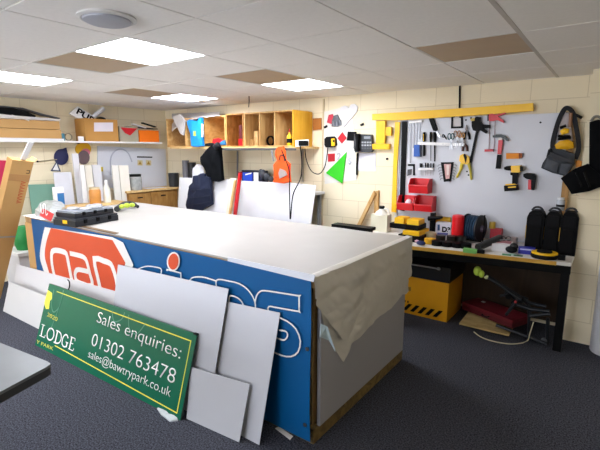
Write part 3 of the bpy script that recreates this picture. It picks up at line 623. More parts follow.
# wooden desk in the corner
DX = -5.72; DZ = pX(155, 189, DX).z; y0 = pX(128, 190, DX).y-.02; y1 = pX(179.5, 187, DX).y
t = thing('corner_desk', 'wooden topped desk in the far left corner', 'desk', ((XL+DX)/2, (y0+y1)/2, 0)); link('desktop', MB().box(XL+.03, DX, y0, y1, DZ-.03, DZ, .003), M_pine, t)
link('carcass', MB().box(XL+.03, DX-.04, y0+.02, y1-.02, 0, DZ-.03), wood('8a622f', 'a87c42', 3, (1, 1, .3)), t)
ym = pX(152, 200, DX).y
for a_, b_ in ((y0+.04, ym-.008), (ym+.008, y1-.09)): dr = link('door', MB().box(DX-.04, DX-.022, a_, b_, .08, DZ-.05, .003), wood('976a34', 'b3874a', 3, (1, 1, .3)), t); link('handle', MB().box(DX-.0215, DX-.008, (a_+b_)/2-.04, (a_+b_)/2+.04, DZ-.12, DZ-.105, .003), M_dark, dr)
b = pX(136, 187.5, DX-.1); b.z = DZ; t = thing('jar', 'glass jar of screws with a black lid on the corner desk', 'jar', b); zt = pX(136, 176.5, b.x).z-DZ
link('glass', MB().lathe(b, [(0, 0), (.085, 0), (.09, .02), (.09, zt-.02), (.08, zt), (0, zt)], n=22), mat('9fa2a0', .2, var=.25, scale=22), t, True); link('lid', MB().lathe(b+V((0, 0, zt+.001)), [(0, 0), (.085, 0), (.085, .035), (0, .035)], n=22), M_black, t, True)
b = pX(174, 186, DX-.13); b.z = DZ; zt = pX(174, 173, b.x).z-DZ; single('desk_bin', MB().lathe(b, [(0, 0), (.075, 0), (.085, zt), (.078, zt), (.07, .01), (0, .01)], n=24), mat('2b2d30', .4), 'black open cylinder pot on the right end of the corner desk', 'pot', smooth=True)
a = pX(148, 187.5, DX-.16); a.z = DZ; single('paper_sheet', MB().box(a.x-.1, a.x+.08, a.y-.05, a.y+.28, DZ, DZ+.003), M_white, 'loose white paper on the corner desk top', 'paper')

# ================================================================== BACK WALL, left half: shelf, pigeonholes, clothes
PYF = 4.12; pz0 = pY(243, 147, PYF).z; pz1 = pY(270, 111, PYF).z; xa = pY(170, 140, PYF).x; xr = -3.145
t = thing('wall_rack', 'long plywood shelf board carrying the pigeonholes on the back wall', 'shelf', ((xa+xr)/2, 4.3, pz0)); link('board', MB().box(xa, xr+.1, PYF-.01, D, pz0-.022, pz0), M_pine, t)
xl2 = pY(218, 150, PYF).x; mb = MB().box(xl2, xr+.06, PYF-.02, PYF-.012, pz0-.042, pz0-.014)
for k in range(30): x = xl2+.01+k*(xr+.04-xl2)/30; mb.box(x, x+.02, PYF-.024, PYF-.02, pz0-.037, pz0-.02)
link('metal_rail', mb, mat('6d6e70', .4, .6), t)
def pigeon(px0, px1, ytop, label, divs=(), mside=M_plyh, mend=None, yb=146.8, back=True):
    x0 = pY(px0, 130, PYF).x; x1 = pY(px1, 130, PYF).x; z1 = pY((px0+px1)/2, ytop, PYF).z; z0 = pz0+.001; e = .016
    t = thing('pigeonhole_box', label, 'box', ((x0+x1)/2, 4.3, z0))
    link('side', MB().box(x0, x0+e, PYF, D-.02, z0, z1), mside, t); link('side', MB().box(x1-e, x1, PYF, D-.02, z0, z1), mend or mside, t)
    link('top', MB().box(x0+e, x1-e, PYF, D-.02, z1-e, z1), mside, t); link('bottom', MB().box(x0+e, x1-e, PYF, D-.02, z0, z0+e), mside, t)
    link('back', MB().box(x0+e, x1-e, D-.03, D-.02, z0+e, z1-e), M_ply, t)
    for d in divs: x = pY(d, 130, PYF).x; link('divider', MB().box(x-e/2, x+e/2, PYF, D-.03, z0+e, z1-e), M_ply, t)
    return t
pigeon(244, 293.3, 111.2, 'plywood pigeonhole unit of three compartments with a honey-coloured end', (259.5, 274.5), M_ply, wood('c8921f', 'daa634', 3, (1, 1, .2)))
pigeon(226, 243.4, 113.5, 'single plywood box holding a red tool, left of the three-compartment unit', (), wood('a36c30', 'd09a56', 4, (1, 1, .5)))
pigeon(203.5, 225.5, 116, 'wide plywood box above the black jacket', (), wood('c08f4c', 'dbb272', 4, (1, .6, 1)))
pigeon(186, 203, 118, 'plywood box with the blue bag hanging over its front')
pigeon(166.5, 185.5, 118.5, 'leftmost plywood box under the grey plastic sheeting')
def onS(px, py, Y): p = pY(px, py, Y); return V((p.x, Y, pz0+.0175))
def shelfbox(nm, x0, x1, yt, Y, m, label, cat, dy=.06):
    a, b = onS(x0, 140, Y), onS(x1, 140, Y); z = pY((x0+x1)/2, yt, Y).z; single(nm, MB().box(a.x, b.x, Y, Y+dy, pz0+.0175, z, .004), m, label, cat)
t = thing('heat_gun', 'red tool standing in the single plywood box', 'tool', onS(240, 140, 4.2)); a = onS(240.3, 140, 4.2); link('body', MB().box(a.x-.035, a.x+.03, 4.2, 4.27, a.z, a.z+.09, .01), M_red, t); link('grip', MB().box(a.x-.02, a.x+.03, 4.2, 4.26, a.z+.091, pY(240, 125, 4.2).z, .01), mat('5a1418', .5), t)
shelfbox('timber_offcut', 246, 249.5, 137, 4.22, M_pine, 'shortest timber offcut at the left of the first pigeonhole compartment', 'offcut'); shelfbox('timber_offcut', 250, 253, 139, 4.2, M_card2, 'low timber offcut in the middle of the first compartment', 'offcut'); shelfbox('timber_offcut', 254, 258, 131, 4.22, M_pine, 'tallest timber offcut at the right of the first compartment', 'offcut')
a = onS(270, 140, 4.22); mb = MB()
for k in range(3): mb.tube([V((a.x+.055*math.cos(i*.3307), a.y+.012*k, a.z+.06+.055*math.sin(i*.3307))) for i in range(20)], .007, 6)
single('cable_coil', mb, M_black, 'black cable coil in the middle pigeonhole compartment', 'coil')
a = onS(289.5, 140, 4.2); t = thing('glue_bottle', 'yellow glue bottle in the right pigeonhole compartment', 'bottle', a)
link('body', MB().lathe(a, [(0, 0), (.032, 0), (.034, .01), (.034, .11), (.012, .14), (.012, .155), (0, .155)], n=16), M_yel, t, True); link('cap', MB().lathe(a+V((0, 0, .156)), [(.012, 0), (.006, .04), (0, .04)], n=12), M_red, t, True); link('dark_label', MB().lathe(a+V((0, 0, .03)), [(.0345, 0), (.0352, .001), (.0352, .05), (.0345, .051)], n=16), M_dark, t, True)
t = thing('tool_pouch', 'red and blue cloth bundle on the front of the wide plywood box', 'bundle', onS(220, 145, 4.14))
for nm, pts, m in (('red_cloth', ((213, 144), (214, 139), (220, 138), (224, 141), (223, 144.3)), M_red), ('blue_cloth', ((219, 145), (220, 141.5), (226, 140), (227, 145)), mat('2d6a9a', .6)), ('dark_cloth', ((205, 146), (207, 143.5), (215, 142.5), (219, 145), (216, 146.5)), M_dark)):
    link(nm, MB().puffy(wp(pts, 4.13), (0, -1, 0), .03, .3), m, t, True)
mb = MB().puffy(wp(((188.5, 121), (191, 119.5), (200, 121.5), (201.5, 117.5), (203.5, 118), (204, 133), (204.5, 146), (198, 147), (193, 146.5), (192, 134), (189, 124)), PYF-.02), (0, -1, 0), .05, .35)
t = thing('blue_bag', 'bright blue plastic bag hanging over the plywood boxes', 'bag', pY(198, 146, PYF)); link('bag', mb, mat('1c86d6', .4, var=.1, scale=8), t, True)
link('green_sticker', WPoly([(193.5, 131), (196, 131), (196, 136), (193.5, 136)], PYF-.075, .004), mat('a9cf4a', .5), t)
link('white_print', WPoly([(201.5, 124), (203.3, 124), (203.5, 137), (201.8, 137)], PYF-.06, .006), M_white, t)
mb = MB()
def plast(a, b):
    p = pY(172+48*a, 113.5-1.5*a+ (14*(1-a)**3)*b*1.0+4*b, PYF-.03+.3*(1-b)); p.z += .012*mnoise.noise(V((a*9, b*7, 1))); p.y -= .012*abs(mnoise.noise(V((a*14, b*4, 3)))); return p
mb.grid(plast, 36, 12); r = bmesh.ops.extrude_face_region(mb.bm, geom=list(mb.bm.faces))
for q in r['geom']:
    if isinstance(q, bmesh.types.BMVert): q.co.z -= .004
mb.puffy(wp(((173, 117), (181, 114), (186, 121), (184.5, 135.5), (181.5, 134), (178, 127)), PYF-.02), (0, -1, 0), .03, .6, seed=4)
single('plastic_sheeting', mb, mat('bcb6b3', .35, var=.08, scale=10), 'crumpled grey plastic sheeting draped over the left plywood boxes', 'sheet', smooth=True)
# bench and boards against back wall
WBY = 4.19; wz = 1.13
t = thing('rear_bench', 'long bench against the back wall hidden by white boards', 'bench', (-4.2, 4.36, 0)); link('top', MB().box(-5.3, -2.95, WBY, D-.005, wz-.03, wz), M_board, t)
for x in (-5.25, -4.1, -3.0):
    for y in (WBY+.04, D-.05): link('leg', MB().box(x-.02, x+.02, y-.02, y+.02, 0, wz-.03), M_grey, t)
def wstand(x0, y0, x1, y1, Ytop, Ybot, th, m, label, nm='white_board', xsh=0):
    a, b = pY(x0, y0, Ytop), pY(x1, y1, Ytop); single(nm, MB().prism([(a.x-.0, Ybot, .002), (b.x+xsh, Ybot, .002), b, a], (0, -th, 0)), m, label, 'board')
wstand(180, 177.5, 236, 179.5, 4.14, 3.98, .008, mat('dedee0', .4), 'white board behind the navy gilet, standing at the back wall')
wstand(236.5, 180.5, 300, 183.5, 4.17, 4.02, .008, mat('d9dade', .4), 'widest white board behind the red level')
wstand(293, 183, 316, 185.5, 4.12, 3.95, .006, mat('dcdde2', .3), 'rightmost white board with a sloping edge under the sockets', xsh=-.06)
wstand(231, 178, 237.5, 178.5, 4.10, 3.86, .02, mat('e5dcc4', .5), 'cream batten left of the red level', 'timber_batten', -.08)
a, b = pY(235, 217, 3.92), pY(240.5, 173, 4.06); dd = (b-a).normalized(); fl = a-dd*(a.z-.004)/dd.z; t = thing('spirit_level', 'long red spirit level leaning on the white boards', 'level', fl)
link('bar', MB().obox(fl, b-fl, V((.03, 0, 0)), V((0, -.04, 0)), .003), M_red, t); link('end_cap', MB().obox(b+V((-.002, .001, 0)), V((.034, 0, 0)), V((0, -.042, 0)), dd*.02), mat('7d1216', .5), t)
a, b = pY(229.5, 217, 3.9), pY(235.5, 180, 4.02); dd = (b-a).normalized(); fl = a-dd*(a.z-.004)/dd.z; single('timber_batten', MB().obox(fl, b-fl, V((.028, 0, 0)), V((0, -.03, 0))), M_ply, 'brown timber batten between the cream batten and the red level', 'batten')
t = thing('holdall', 'blue, white and dark holdall behind the white boards', 'bag', pY(250, 182, 4.3)); b0 = V((0, 0, wz))
def rb(nm, x0, x1, yt, Y, m, dy=.12, z0=wz+.001): a, b = pY(x0, 170, Y), pY(x1, 170, Y); return link(nm, MB().box(a.x, b.x, Y, Y+dy, z0, pY((x0+x1)/2, yt, Y).z, .02), m, t)
rb('body', 241.5, 262, 170.5, 4.3, mat('1d2333', .6)); rb('blue_panel', 242.5, 252, 172.5, 4.285, mat('2446b8', .5), .014); rb('white_label', 253.5, 258, 172.5, 4.285, M_white, .014); link('stripe', WPoly([(245.5, 174), (251.5, 172.5), (251.5, 173.7), (245.5, 175.2)], 4.284, .003), M_white, t)
t = thing('tool_bundle', 'dark tangle of tools beside the blue holdall', 'tools', pY(265, 181, 4.3))
for x, y, r in ((263, 174, .06), (267, 177, .055), (271, 179, .04), (261, 172, .04)): link('tool', MB().ell(pY(x, y, 4.28), r*1.0, r*.7, r, 10), mat('3b3f46', .5), t, True)
p = pY(267, 180, 4.28); link('grey_base', MB().box(p.x-.12, p.x+.1, 4.23, 4.34, wz+.001, wz+.045, .01), mat('5e6168', .5), t)
# clothes
M_jk = mat('090b0e', .85, var=.2, scale=8, bump=.3, bscale=30, spec=.1)
t = thing('jacket', 'black jacket hanging from the shelf board above the navy gilet', 'jacket', pY(214, 180, PYF)); link('body', MB().puffy(wp(((215, 144), (219, 143.5), (222, 148), (223, 160), (224.5, 180), (219, 182), (210, 181), (208.5, 172), (203, 164), (202.5, 157), (208, 150)), PYF-.03), (0, -1, 0), .06, .4, seed=1), M_jk, t, True)
link('collar', MB().puffy(wp(((214, 146), (219, 142), (221, 146), (217, 150)), PYF-.1), (0, -1, 0), .05, .2), mat('12151a', .8), t, True)
single('white_cable', MB().tube(cat_rom(wp(((206, 150), (204, 160), (206, 168), (207.5, 176)), PYF-.02), 5), .006), M_white, 'white cable loop hanging beside the black jacket', 'cable')
t = thing('gilet', 'navy quilted gilet hung over the left white board', 'jacket', pY(200, 212, 4.05)); gp = ((194, 175.5), (199, 175), (202, 173), (205, 173.5), (205.5, 176), (211, 177), (211.5, 190), (213, 204), (205, 209), (197, 212.5), (188, 211), (187, 205), (189.5, 190), (190, 186), (193.5, 182))
gb = link('body', MB().puffy(wp([(x+1, y) for x, y in gp], 4.06), (0, -1, 0), .06, .35, seed=3, sc=14), mat('141d36', .7, var=.15, bump=.25, bscale=25), t, True)
for x0, y0, x1, y1 in ((190, 190, 211, 188), (189, 198, 211, 195), (188, 205, 212, 201)): link('quilt_seam', MB().tube(wp(((x0, y0), ((x0+x1)/2, (y0+y1)/2+.7), (x1, y1)), 4.0), .006, 6), mat('101830', .7), gb)
for k, (x0, x1, yt, l) in enumerate(((184, 188.5, 160.5, 'grey cylinder tube standing in the far corner'), (189.5, 195, 162.5, 'black cylinder tube beside the grey one in the far corner'))):
    p = pY((x0+x1)/2, 175, 4.38); r = (pY(x1, 175, 4.38).x-pY(x0, 175, 4.38).x)/2; zt = pY((x0+x1)/2, yt, 4.38).z; single('cardboard_tube', MB().lathe(V((p.x, 4.38, wz+.001)), [(0, 0), (r, 0), (r, zt-wz), (r*.85, zt-wz), (r*.85, zt-wz-.03), (0, zt-wz-.03)], n=20), (mat('6d6c70', .5), mat('1d1e20', .5))[k], l, 'tube', smooth=True)
p = pY(199, 172, 4.3); t = single('white_bag', MB().puffy(wp(((194, 184), (194.5, 178), (195, 168), (199, 164), (203, 166), (205, 178), (205, 185)), 4.3), (0, -1, 0), .06, .3), mat('e2e4ea', .5), 'white bag between the dark tubes and the black jacket', 'bag', smooth=True)
# hi-vis waistcoat
t = thing('hi_vis_vest', 'orange hi-vis vest with a grey panel hanging from the shelf rail', 'vest', pY(284, 183, PYF)); M_hv = mat('ff5a12', .6, var=.06, bump=.2, bscale=25)
vb = link('body', MB().puffy(wp(((277.5, 150), (280, 146.5), (284, 146), (286, 152), (286.5, 160), (291, 164), (290.5, 172), (291.5, 182), (284, 183.5), (275, 182.5), (276, 172), (275, 165), (279, 160), (276.8, 155)), PYF-.03), (0, -1, 0), .05, .3, seed=6), M_hv, t, True)
link('grey_panel', WPoly([(280.5, 168.5), (286, 171), (287.5, 175), (280, 178.5), (279, 173)], PYF-.075, .012), mat('a69a98', .5), vb)
for x in (276.5, 289.5): link('red_stripe', WPoly([(x-.8, 165), (x+.8, 165), (x+.8, 178), (x-.8, 178)], PYF-.06, .012), mat('d92a1c', .5), vb)
link('loop', MB().stroke(cat_rom(wp(((279.5, 160), (281, 155.5), (284, 156), (285, 161)), PYF-.075), 4), .014, (0, -1, 0), .01), mat('5a2410', .6), t)
single('grey_strap', WPoly([(271.5, 151), (272.5, 150.5), (274.5, 161), (273.5, 161.5)], PYF-.03, .01), M_grey, 'thin grey strap hanging left of the hi-vis vest', 'strap')
# sockets
t = thing('socket', 'white double wall socket with two black plugs at the end of the shelf', 'socket', pY(302, 146, PYF)); link('plate', WPoly([(296.5, 140.3), (309, 139.5), (309, 146), (296.5, 146.8)], PYF-.012, .02, .002), M_white, t)
for x in (299.7, 304.7): link('plug', MB().box(pY(x, 143, PYF-.08).x-.02, pY(x, 143, PYF-.08).x+.02, PYF-.08, PYF-.033, pY(x, 145.8, PYF-.08).z, pY(x, 140.6, PYF-.08).z, .006), M_black, t)
single('power_cable', MB().tube(cat_rom(wp(((300, 145), (301.5, 156), (301.7, 170), (300, 180)), PYF-.05)+wp(((293, 195), (290.5, 219)), 3.9), 6), .007), M_dark, 'thick dark cable dropping straight from the socket to the boards', 'cable')
single('power_cable', MB().tube(cat_rom(wp(((281.5, 150), (289, 170), (289.5, 190), (290, 219)), 3.95), 6), .006), M_black, 'thin black cable dropping past the hi-vis vest', 'cable')
single('grey_conduit', MB().tube(wp(((302.7, 147), (302.7, 182)), 4.5), .014), mat('8a8378', .5), 'grey conduit running down the wall below the socket', 'conduit')
single('grey_pipe', MB().tube(wp(((237.5, 151), (237.5, 176)), 4.5), .012), mat('8b8c90', .5), 'grey pipe on the wall left of the holdall', 'conduit')
single('charger_cable', MB().tube(cat_rom(wp(((304.7, 146), (306, 158), (309.5, 168), (314, 173), (320, 173.5), (325, 166), (327, 155), (328, 147)), 4.4), 6), .006), M_dark, 'looping dark cable from the socket to the wall charger', 'cable')

# ================================================================== BACK WALL, right half
WY = D-.003
single('wood_plate', WPoly([(313.5, 118.5), (321.8, 118), (321.8, 129.5), (313.5, 130.3)], WY, .015, .002), mat('a5672c', .5, var=.1, scale=12), 'brown wooden plate on the wall beside the pigeonholes', 'plate')
single('trunking', WPoly([(323.3, 99), (324.6, 98.9), (322.6, 232), (321.4, 232)], WY, .012), mat('cdbd9a', .6), 'thin cream trunking running down the wall beside the charger', 'trunking')
single('black_conduit', WPoly([(459.5, 86), (460.8, 85.8), (460.4, 108), (459.2, 108.2)], WY, .02), M_black, 'short black conduit from the ceiling down to the yellow bar', 'conduit')
t = thing('notice_sheet', 'large pale notice sheet behind the charger and phone', 'sheet', pY(335, 175, WY)); link('sheet', WPoly([(323.5, 112), (348, 106), (353, 120), (354, 130), (357, 180), (325, 184), (322.6, 150)], WY, .004), mat('dfdbd3', .5), t)
t = thing('red_glove', 'red card cut-out on the wall left of the grey one', 'cut-out', pY(330, 123, WY)); link('card', WPoly([(329, 115), (333, 114), (334.5, 119), (331.5, 124), (327.3, 122.5)], WY-.005, .01, .002), mat('c0384a', .6), t)
t = thing('grey_glove', 'dark grey glove hanging right of the red card', 'glove', pY(336, 127, WY)); link('palm', MB().puffy(wp(((334.5, 115.5), (338, 114.5), (341, 122), (341, 125), (336, 126.5), (332.5, 126.5), (332.5, 121)), WY-.005), (0, -1, 0), .025, .3), mat('5c6068', .6, var=.2, scale=30), t, True)
for x, y in ((333.5, 124), (337, 124.5), (340, 123)): link('finger', MB().tube(wp(((x, y-3), (x+.5, y+2)), WY-.03), .014, 8), mat('777b83', .6), t, True)
hs = [(343, 128), (346, 125), (357, 112), (358, 106.5), (355, 104), (351, 104.5), (349, 108), (345.5, 105.5), (341, 107), (339.5, 112), (342, 120)]
single('heart_cutout', WPoly(hs, WY-.006, .008), mat('dad8d8', .4), 'pale heart-shaped cut-out on the wall below the ceiling', 'cut-out')
for x, y, l in ((326, 126.5, 'tiny black clip below the red card'), (362.3, 124.3, 'tiny black clip above the phone')): single('clip', WPoly([(x-2, y+.2), (x+1.2, y-1.6), (x+1.8, y+.6), (x-1.2, y+2)], WY-.004, .01), M_black, l, 'clip')
t = thing('battery_charger', 'black and yellow battery charger on the wall', 'charger', pY(332, 148, WY)); link('body', WPoly([(327, 139), (329, 137), (335, 136.5), (337, 139), (337.3, 145), (335, 147.3), (328.5, 147.5), (327, 145)], WY-.005, .06, .006), M_dark, t); link('battery', WPoly([(332, 138.8), (335, 138.5), (335.2, 145.8), (332.2, 146)], WY-.066, .02, .003), M_yel, t); link('label_sticker', WPoly([(332.8, 140), (334.5, 140), (334.6, 142), (332.8, 142)], WY-.087, .002), M_dark, t)
single('red_diamond', WPoly([(342.5, 132), (346.8, 138), (342, 143.8), (337.8, 138.2)], WY-.006, .006), mat('c51a28', .5), 'red diamond cut-out between the charger and the phone', 'cut-out')
single('red_square', WPoly([(328, 153.8), (335, 153.4), (335, 161.3), (328.2, 161.8)], WY-.006, .006), mat('b8202c', .5), 'red square cut-out below the charger', 'cut-out')
f2 = Fr(pY(337, 159.5, WY-.006), (1, 0, 0), (0, 0, 1)); o = text('number_cutout', '2', f2, 0, 0, .085, mat('b3b3ba', .5), None, th=.006, bold=.03); tag(o, 'grey number 2 cut-out above the green triangle', 'cut-out')
f2 = Fr(pY(348, 164, WY-.006), (1, 0, 0), (0, 0, 1)); o = text('letter_cutout', 'S', f2, 0, 0, .08, mat('c3c4cb', .5), None, th=.006, bold=.03); tag(o, 'pale letter S cut-out right of the green triangle', 'cut-out')
single('green_triangle', WPoly([(346.8, 152), (342.5, 183.5), (326, 173)], WY-.014, .006), mat('2fbf1c', .45), 'bright green triangle cut-out on the wall', 'cut-out')
single('black_pad', WPoly([(348.5, 131.5), (356.5, 131.8), (356.5, 141), (347.5, 140.5)], WY-.006, .02, .003), M_black, 'black square pad left of the wall phone', 'pad')
t = thing('wall_phone', 'black wall phone with its handset on the left', 'phone', pY(365, 153, WY)); pb = link('body', WPoly([(356, 134), (373, 134.6), (374.3, 150), (372.5, 152.3), (357, 152.5), (355.3, 148)], WY-.006, .045, .006), mat('33363b', .4), t)
link('handset', MB().tube(cat_rom(wp(((357.4, 134), (357.6, 143), (357, 151)), WY-.085), 4), [.034, .034, .026, .022, .022, .022, .026, .034, .034], 12), M_black, t, True)
link('screen', WPoly([(364, 136.3), (370.5, 136.3), (370.5, 138.8), (364, 138.8)], WY-.052, .003), mat('8d9499', .3), pb)
for r_ in range(3):
    for c_ in range(4): link('button', WPoly([(361.8+c_*2.6, 141.6+r_*2.9), (363.6+c_*2.6, 141.6+r_*2.9), (363.6+c_*2.6, 143.2+r_*2.9), (361.8+c_*2.6, 143.2+r_*2.9)], WY-.052, .005), mat('a5a8ab' if r_ < 2 else '54585c', .5), pb)
single('phone_cord', MB().tube(cat_rom(wp(((357.5, 153), (357.2, 160), (356.8, 167), (356.8, 175)), WY-.02), 5), .012), M_black, 'black cord hanging below the wall phone', 'cord')
single('paper_sheet', WPoly([(357.5, 153), (375.5, 153), (376, 171.3), (357.3, 171)], WY-.001, .003), mat('d7d6de', .5), 'white paper on the wall directly below the phone', 'paper')
single('wall_screw', MB().lathe(pY(387.5, 158.9, WY), [(0, 0), (.012, 0), (.012, .02), (0, .02)], (0, -1, 0), 10), M_black, 'black wall peg left of the yellow upright strip', 'peg')
# yellow T-square frame
t = thing('yellow_bar_frame', 'big yellow bar frame shaped like an F over the tool board', 'frame', pY(380, 149, D-.05)); YB = D-.052
link('arm', WPoly([(374, 114.3), (400, 112.6), (480, 107.4), (533.8, 103.4), (533.8, 111.2), (480, 115.3), (400, 120.6), (374, 120.2)], YB+.02, .045, .003), M_yel, t)
link('post', WPoly([(377.8, 120.8), (386.6, 120.8), (386, 143.6), (377.4, 143.6)], YB+.04, .04, .003), M_yel, t); link('foot', WPoly([(373.3, 143.9), (391, 143.9), (390.4, 149.5), (373, 149.3)], YB+.045, .045, .003), M_yel, t); link('peg', WPoly([(386.9, 127), (392.4, 127), (392.4, 135.8), (386.8, 135.8)], YB+.04, .035, .002), M_yel, t)
# tool board
TBY = 4.495; TF = TBY-.001
t = thing('tool_board', 'large white tool board behind the bench', 'board', (-1.2, TBY, .77)); xb0, xb1 = pY(397, 160, TBY).x, -.385
link('panel', MB().box(xb0, xb1, TBY, TBY+.012, .775, 1.975), mat('c3c5cb', .3, var=.02, scale=2), t); link('batten', MB().box(xb1+.002, xb1+.055, TBY+.004, D-.002, .775, 1.95), wood('9a7444', 'b98f58', 4), t); link('frame_rail', MB().box(xb0, xb0+.03, TBY-.012, TBY-.0005, .775, 1.975), M_white, t)
link('backing', MB().box(xb0, xb1, TBY+.013, D-.002, .775, 1.97), M_ply, t)
for x, y in ((466, 120), (471, 118), (467, 171.5), (468.5, 175), (540.5, 122.5)): link('mark', MB().lathe(pY(x, y, TF), [(0, 0), (.009, 0), (.009, .002), (0, .002)], (0, -1, 0), 8), M_dark, t)
single('yellow_strip', WPoly([(395.5, 122), (400.5, 122), (397.5, 166), (396.5, 212.5), (391.8, 211.5), (393.5, 166)], TBY-.014, .012), M_yel, 'yellow upright strip at the left edge of the tool board', 'strip')
single('black_straightedge', WPoly([(402.5, 121.5), (407.6, 121.3), (405.8, 168), (404.5, 211), (399.8, 210), (401.2, 166)], TF, .014, .002), M_black, 'black upright straightedge beside the yellow strip', 'ruler')
def W1(nm, pts, th, m, label, cat, dY=0, bev=0., group=None): return single(nm, WPoly(pts, TF-dY, th, bev), m, label, cat, group)
for x, yb, l in ((410.6, 163, 'longest steel rule hung at the left of the tool board'), (413.8, 148, 'second steel rule from the left on the tool board'), (416.8, 146, 'third steel rule from the left on the tool board'), (419.8, 139, 'shortest steel rule at the right of the four')):
    W1('steel_rule', [(x-.75, 123.5), (x+.75, 123.4), (x+.5, yb), (x-1.0, yb)], .003, mat('7f8184', .35, .8), l, 'ruler', .002)
W1('rule_hook', [(409.5, 121.8), (423, 120.2), (423, 122.2), (409.5, 123.3)], .02, M_white, 'white hook strip above the steel rules', 'rail', .006)
t = thing('blue_pouch', 'small blue pouch hanging below the steel rules', 'pouch', pY(418, 157, TF)); link('front', WPoly([(415, 145), (420.5, 144.5), (420.5, 156.5), (414.6, 156.5)], TF-.006, .03, .004), mat('2456a8', .5), t); link('side', WPoly([(420.8, 145), (421.6, 145.5), (421.6, 156.8), (420.8, 156.8)], TF-.006, .03), mat('16223c', .5), t)
t = thing('tool_rail', 'long white rail holding screwdrivers and pliers', 'rail', pY(440, 146, TF)); link('rail', WPoly([(418.5, 142.3), (421, 141.8), (465, 143.4), (465, 146.2), (419, 144.8)], TF-.001, .035, .002), M_white, t)
for x in (421.5, 443, 462): link('screw', MB().lathe(pY(x, 144.1, TF-.037), [(0, 0), (.004, 0), (0, .002)], (0, -1, 0), 8), M_grey, t)
def driver(x, yt, yh, y0, y1, wh, ws, mh, ms, label, tilt=0):
    t = thing('screwdriver', label, 'screwdriver', pY(x, y1, TF)); Yc = TF-.02
    link('handle', MB().tube(wp(((x+tilt, yt), (x+tilt*.7, (yt+yh)/2), (x+tilt*.4, yh)), Yc), [wh*.8, wh, wh*.7], 10), mh, t, True); link('shaft', MB().tube(wp(((x+tilt*.4, yh), (x-tilt*.3, y1)), Yc), ws, 8), ms, t, True); return t
t = driver(424, 132.3, 142, 146, 156, .017, .011, M_black, M_black, 'screwdriver with a yellow stripe, leftmost of the three black-handled ones'); link('stripe', WPoly([(423.2, 134), (423.8, 134), (423.8, 141), (423.2, 141)], TF-.037, .003), M_yel, t)
driver(430.8, 132, 142, 146, 161, .013, .005, M_black, mat('6d6f72', .4, .7), 'middle black-handled screwdriver with a grey shaft'); driver(434.7, 132, 142, 146, 161.5, .016, .007, M_black, M_black, 'rightmost black-handled screwdriver with a black shaft')
t = thing('hand_saw', 'black-handled saw knife hung at a slant above the screwdrivers', 'saw', pY(436, 136, TF)); link('handle', WPoly([(429, 117), (431.8, 115.8), (434, 118.5), (437.8, 129.5), (436.5, 131.3), (434, 130.8), (430, 120)], TF-.004, .028, .006), M_black, t); link('blade', WPoly([(435.8, 131.5), (437.2, 131), (440.5, 137), (440, 138), (438.5, 136.5)], TF-.01, .004), M_steel, t)
t = thing('small_picture', 'small black frame with a pale picture, upper middle of the tool board', 'picture', pY(457, 129, TF)); 
link('border', MB().stroke([*wp(((452.6, 115.3), (452.2, 127.6), (462.3, 127.2), (462, 116.3)), TF-.001)], .018, (0, -1, 0), .012), M_black, t); link('card', WPoly([(453.2, 115.5), (461.4, 116), (461.5, 126.5), (453, 126.8)], TF-.0005, .004), mat('cfcac9', .5), t); link('bar', WPoly([(452, 115), (455, 114.8), (455, 117.3), (452, 117.5)], TF-.014, .006), M_black, t); link('bar', WPoly([(459.5, 115.8), (462.3, 115.5), (462.3, 118), (459.5, 117.8)], TF-.014, .006), M_black, t)
single('keyring', MB().tube([pY(443.3+1.2*math.cos(i*.5236), 136+1.3*math.sin(i*.5236), TF-.012) for i in range(13)]+wp(((446.5, 139.5),), TF-.012), .005, 6), M_dark, 'small dark key ring left of the scissors', 'keys')
def scis(nm, cx, cy, m1, label, s=1., blade=M_steel, cat='scissors'):
    t = thing(nm, label, cat, pY(cx, cy+12, TF)); Yc = TF-.038
    for k, sx in enumerate((-1, 1)):
        link('handle', MB().tube([pY(cx+sx*1.7*s+1.5*s*math.cos(i*.5236), cy+3*s*math.sin(i*.5236), Yc-.004*k) for i in range(13)], .0055, 6), m1, t, True)
        link('blade', MB().prism(wp(((cx+sx*.9, cy+2.5*s), (cx+sx*.1, cy+3*s), (cx-sx*1.1*s, cy+13*s), (cx-sx*1.6*s, cy+12*s)), Yc-.004*k), (0, -.003, 0)), blade, t)
    return t
scis('scissors', 451, 136.5, mat('1f4f50', .5), 'teal-handled scissors in the white rail'); scis('scissors', 457.3, 134, mat('a0785a', .5), 'brown-handled scissors in the white rail', 1.05); scis('snips', 461.8, 135.3, mat('b98a52', .5), 'tan-handled snips at the right end of the white rail', .85, cat='snips')
def plier(cx, cy, m1, label, s=1, flip=1):
    t = thing('pliers', label, 'pliers', pY(cx, cy+8, TF)); Yc = TF-.012
    for sx in (-1, 1):
        link('handle', MB().tube(cat_rom(wp(((cx+sx*.3, cy), (cx+sx*2.2*s, cy+4*s*flip), (cx+sx*2.7*s, cy+9*s*flip)), Yc), 4), [.006]*3+[.012]*5+[.013], 8), m1, t, True)
        link('jaw', MB().prism(wp(((cx+sx*1.3*s, cy), (cx+sx*1.1*s, cy-2*s*flip), (cx+sx*.2, cy-5.5*s*flip), (cx, cy)), Yc+.006), (0, -.014, 0)), mat('6b625c', .4, .6), t)
    return t
plier(466.8, 130.5, M_black, 'black-handled pliers hanging above the end of the white rail'); plier(464.9, 143.5, mat('4c2a22', .5), 'dark red pliers hanging below the end of the white rail', .85)
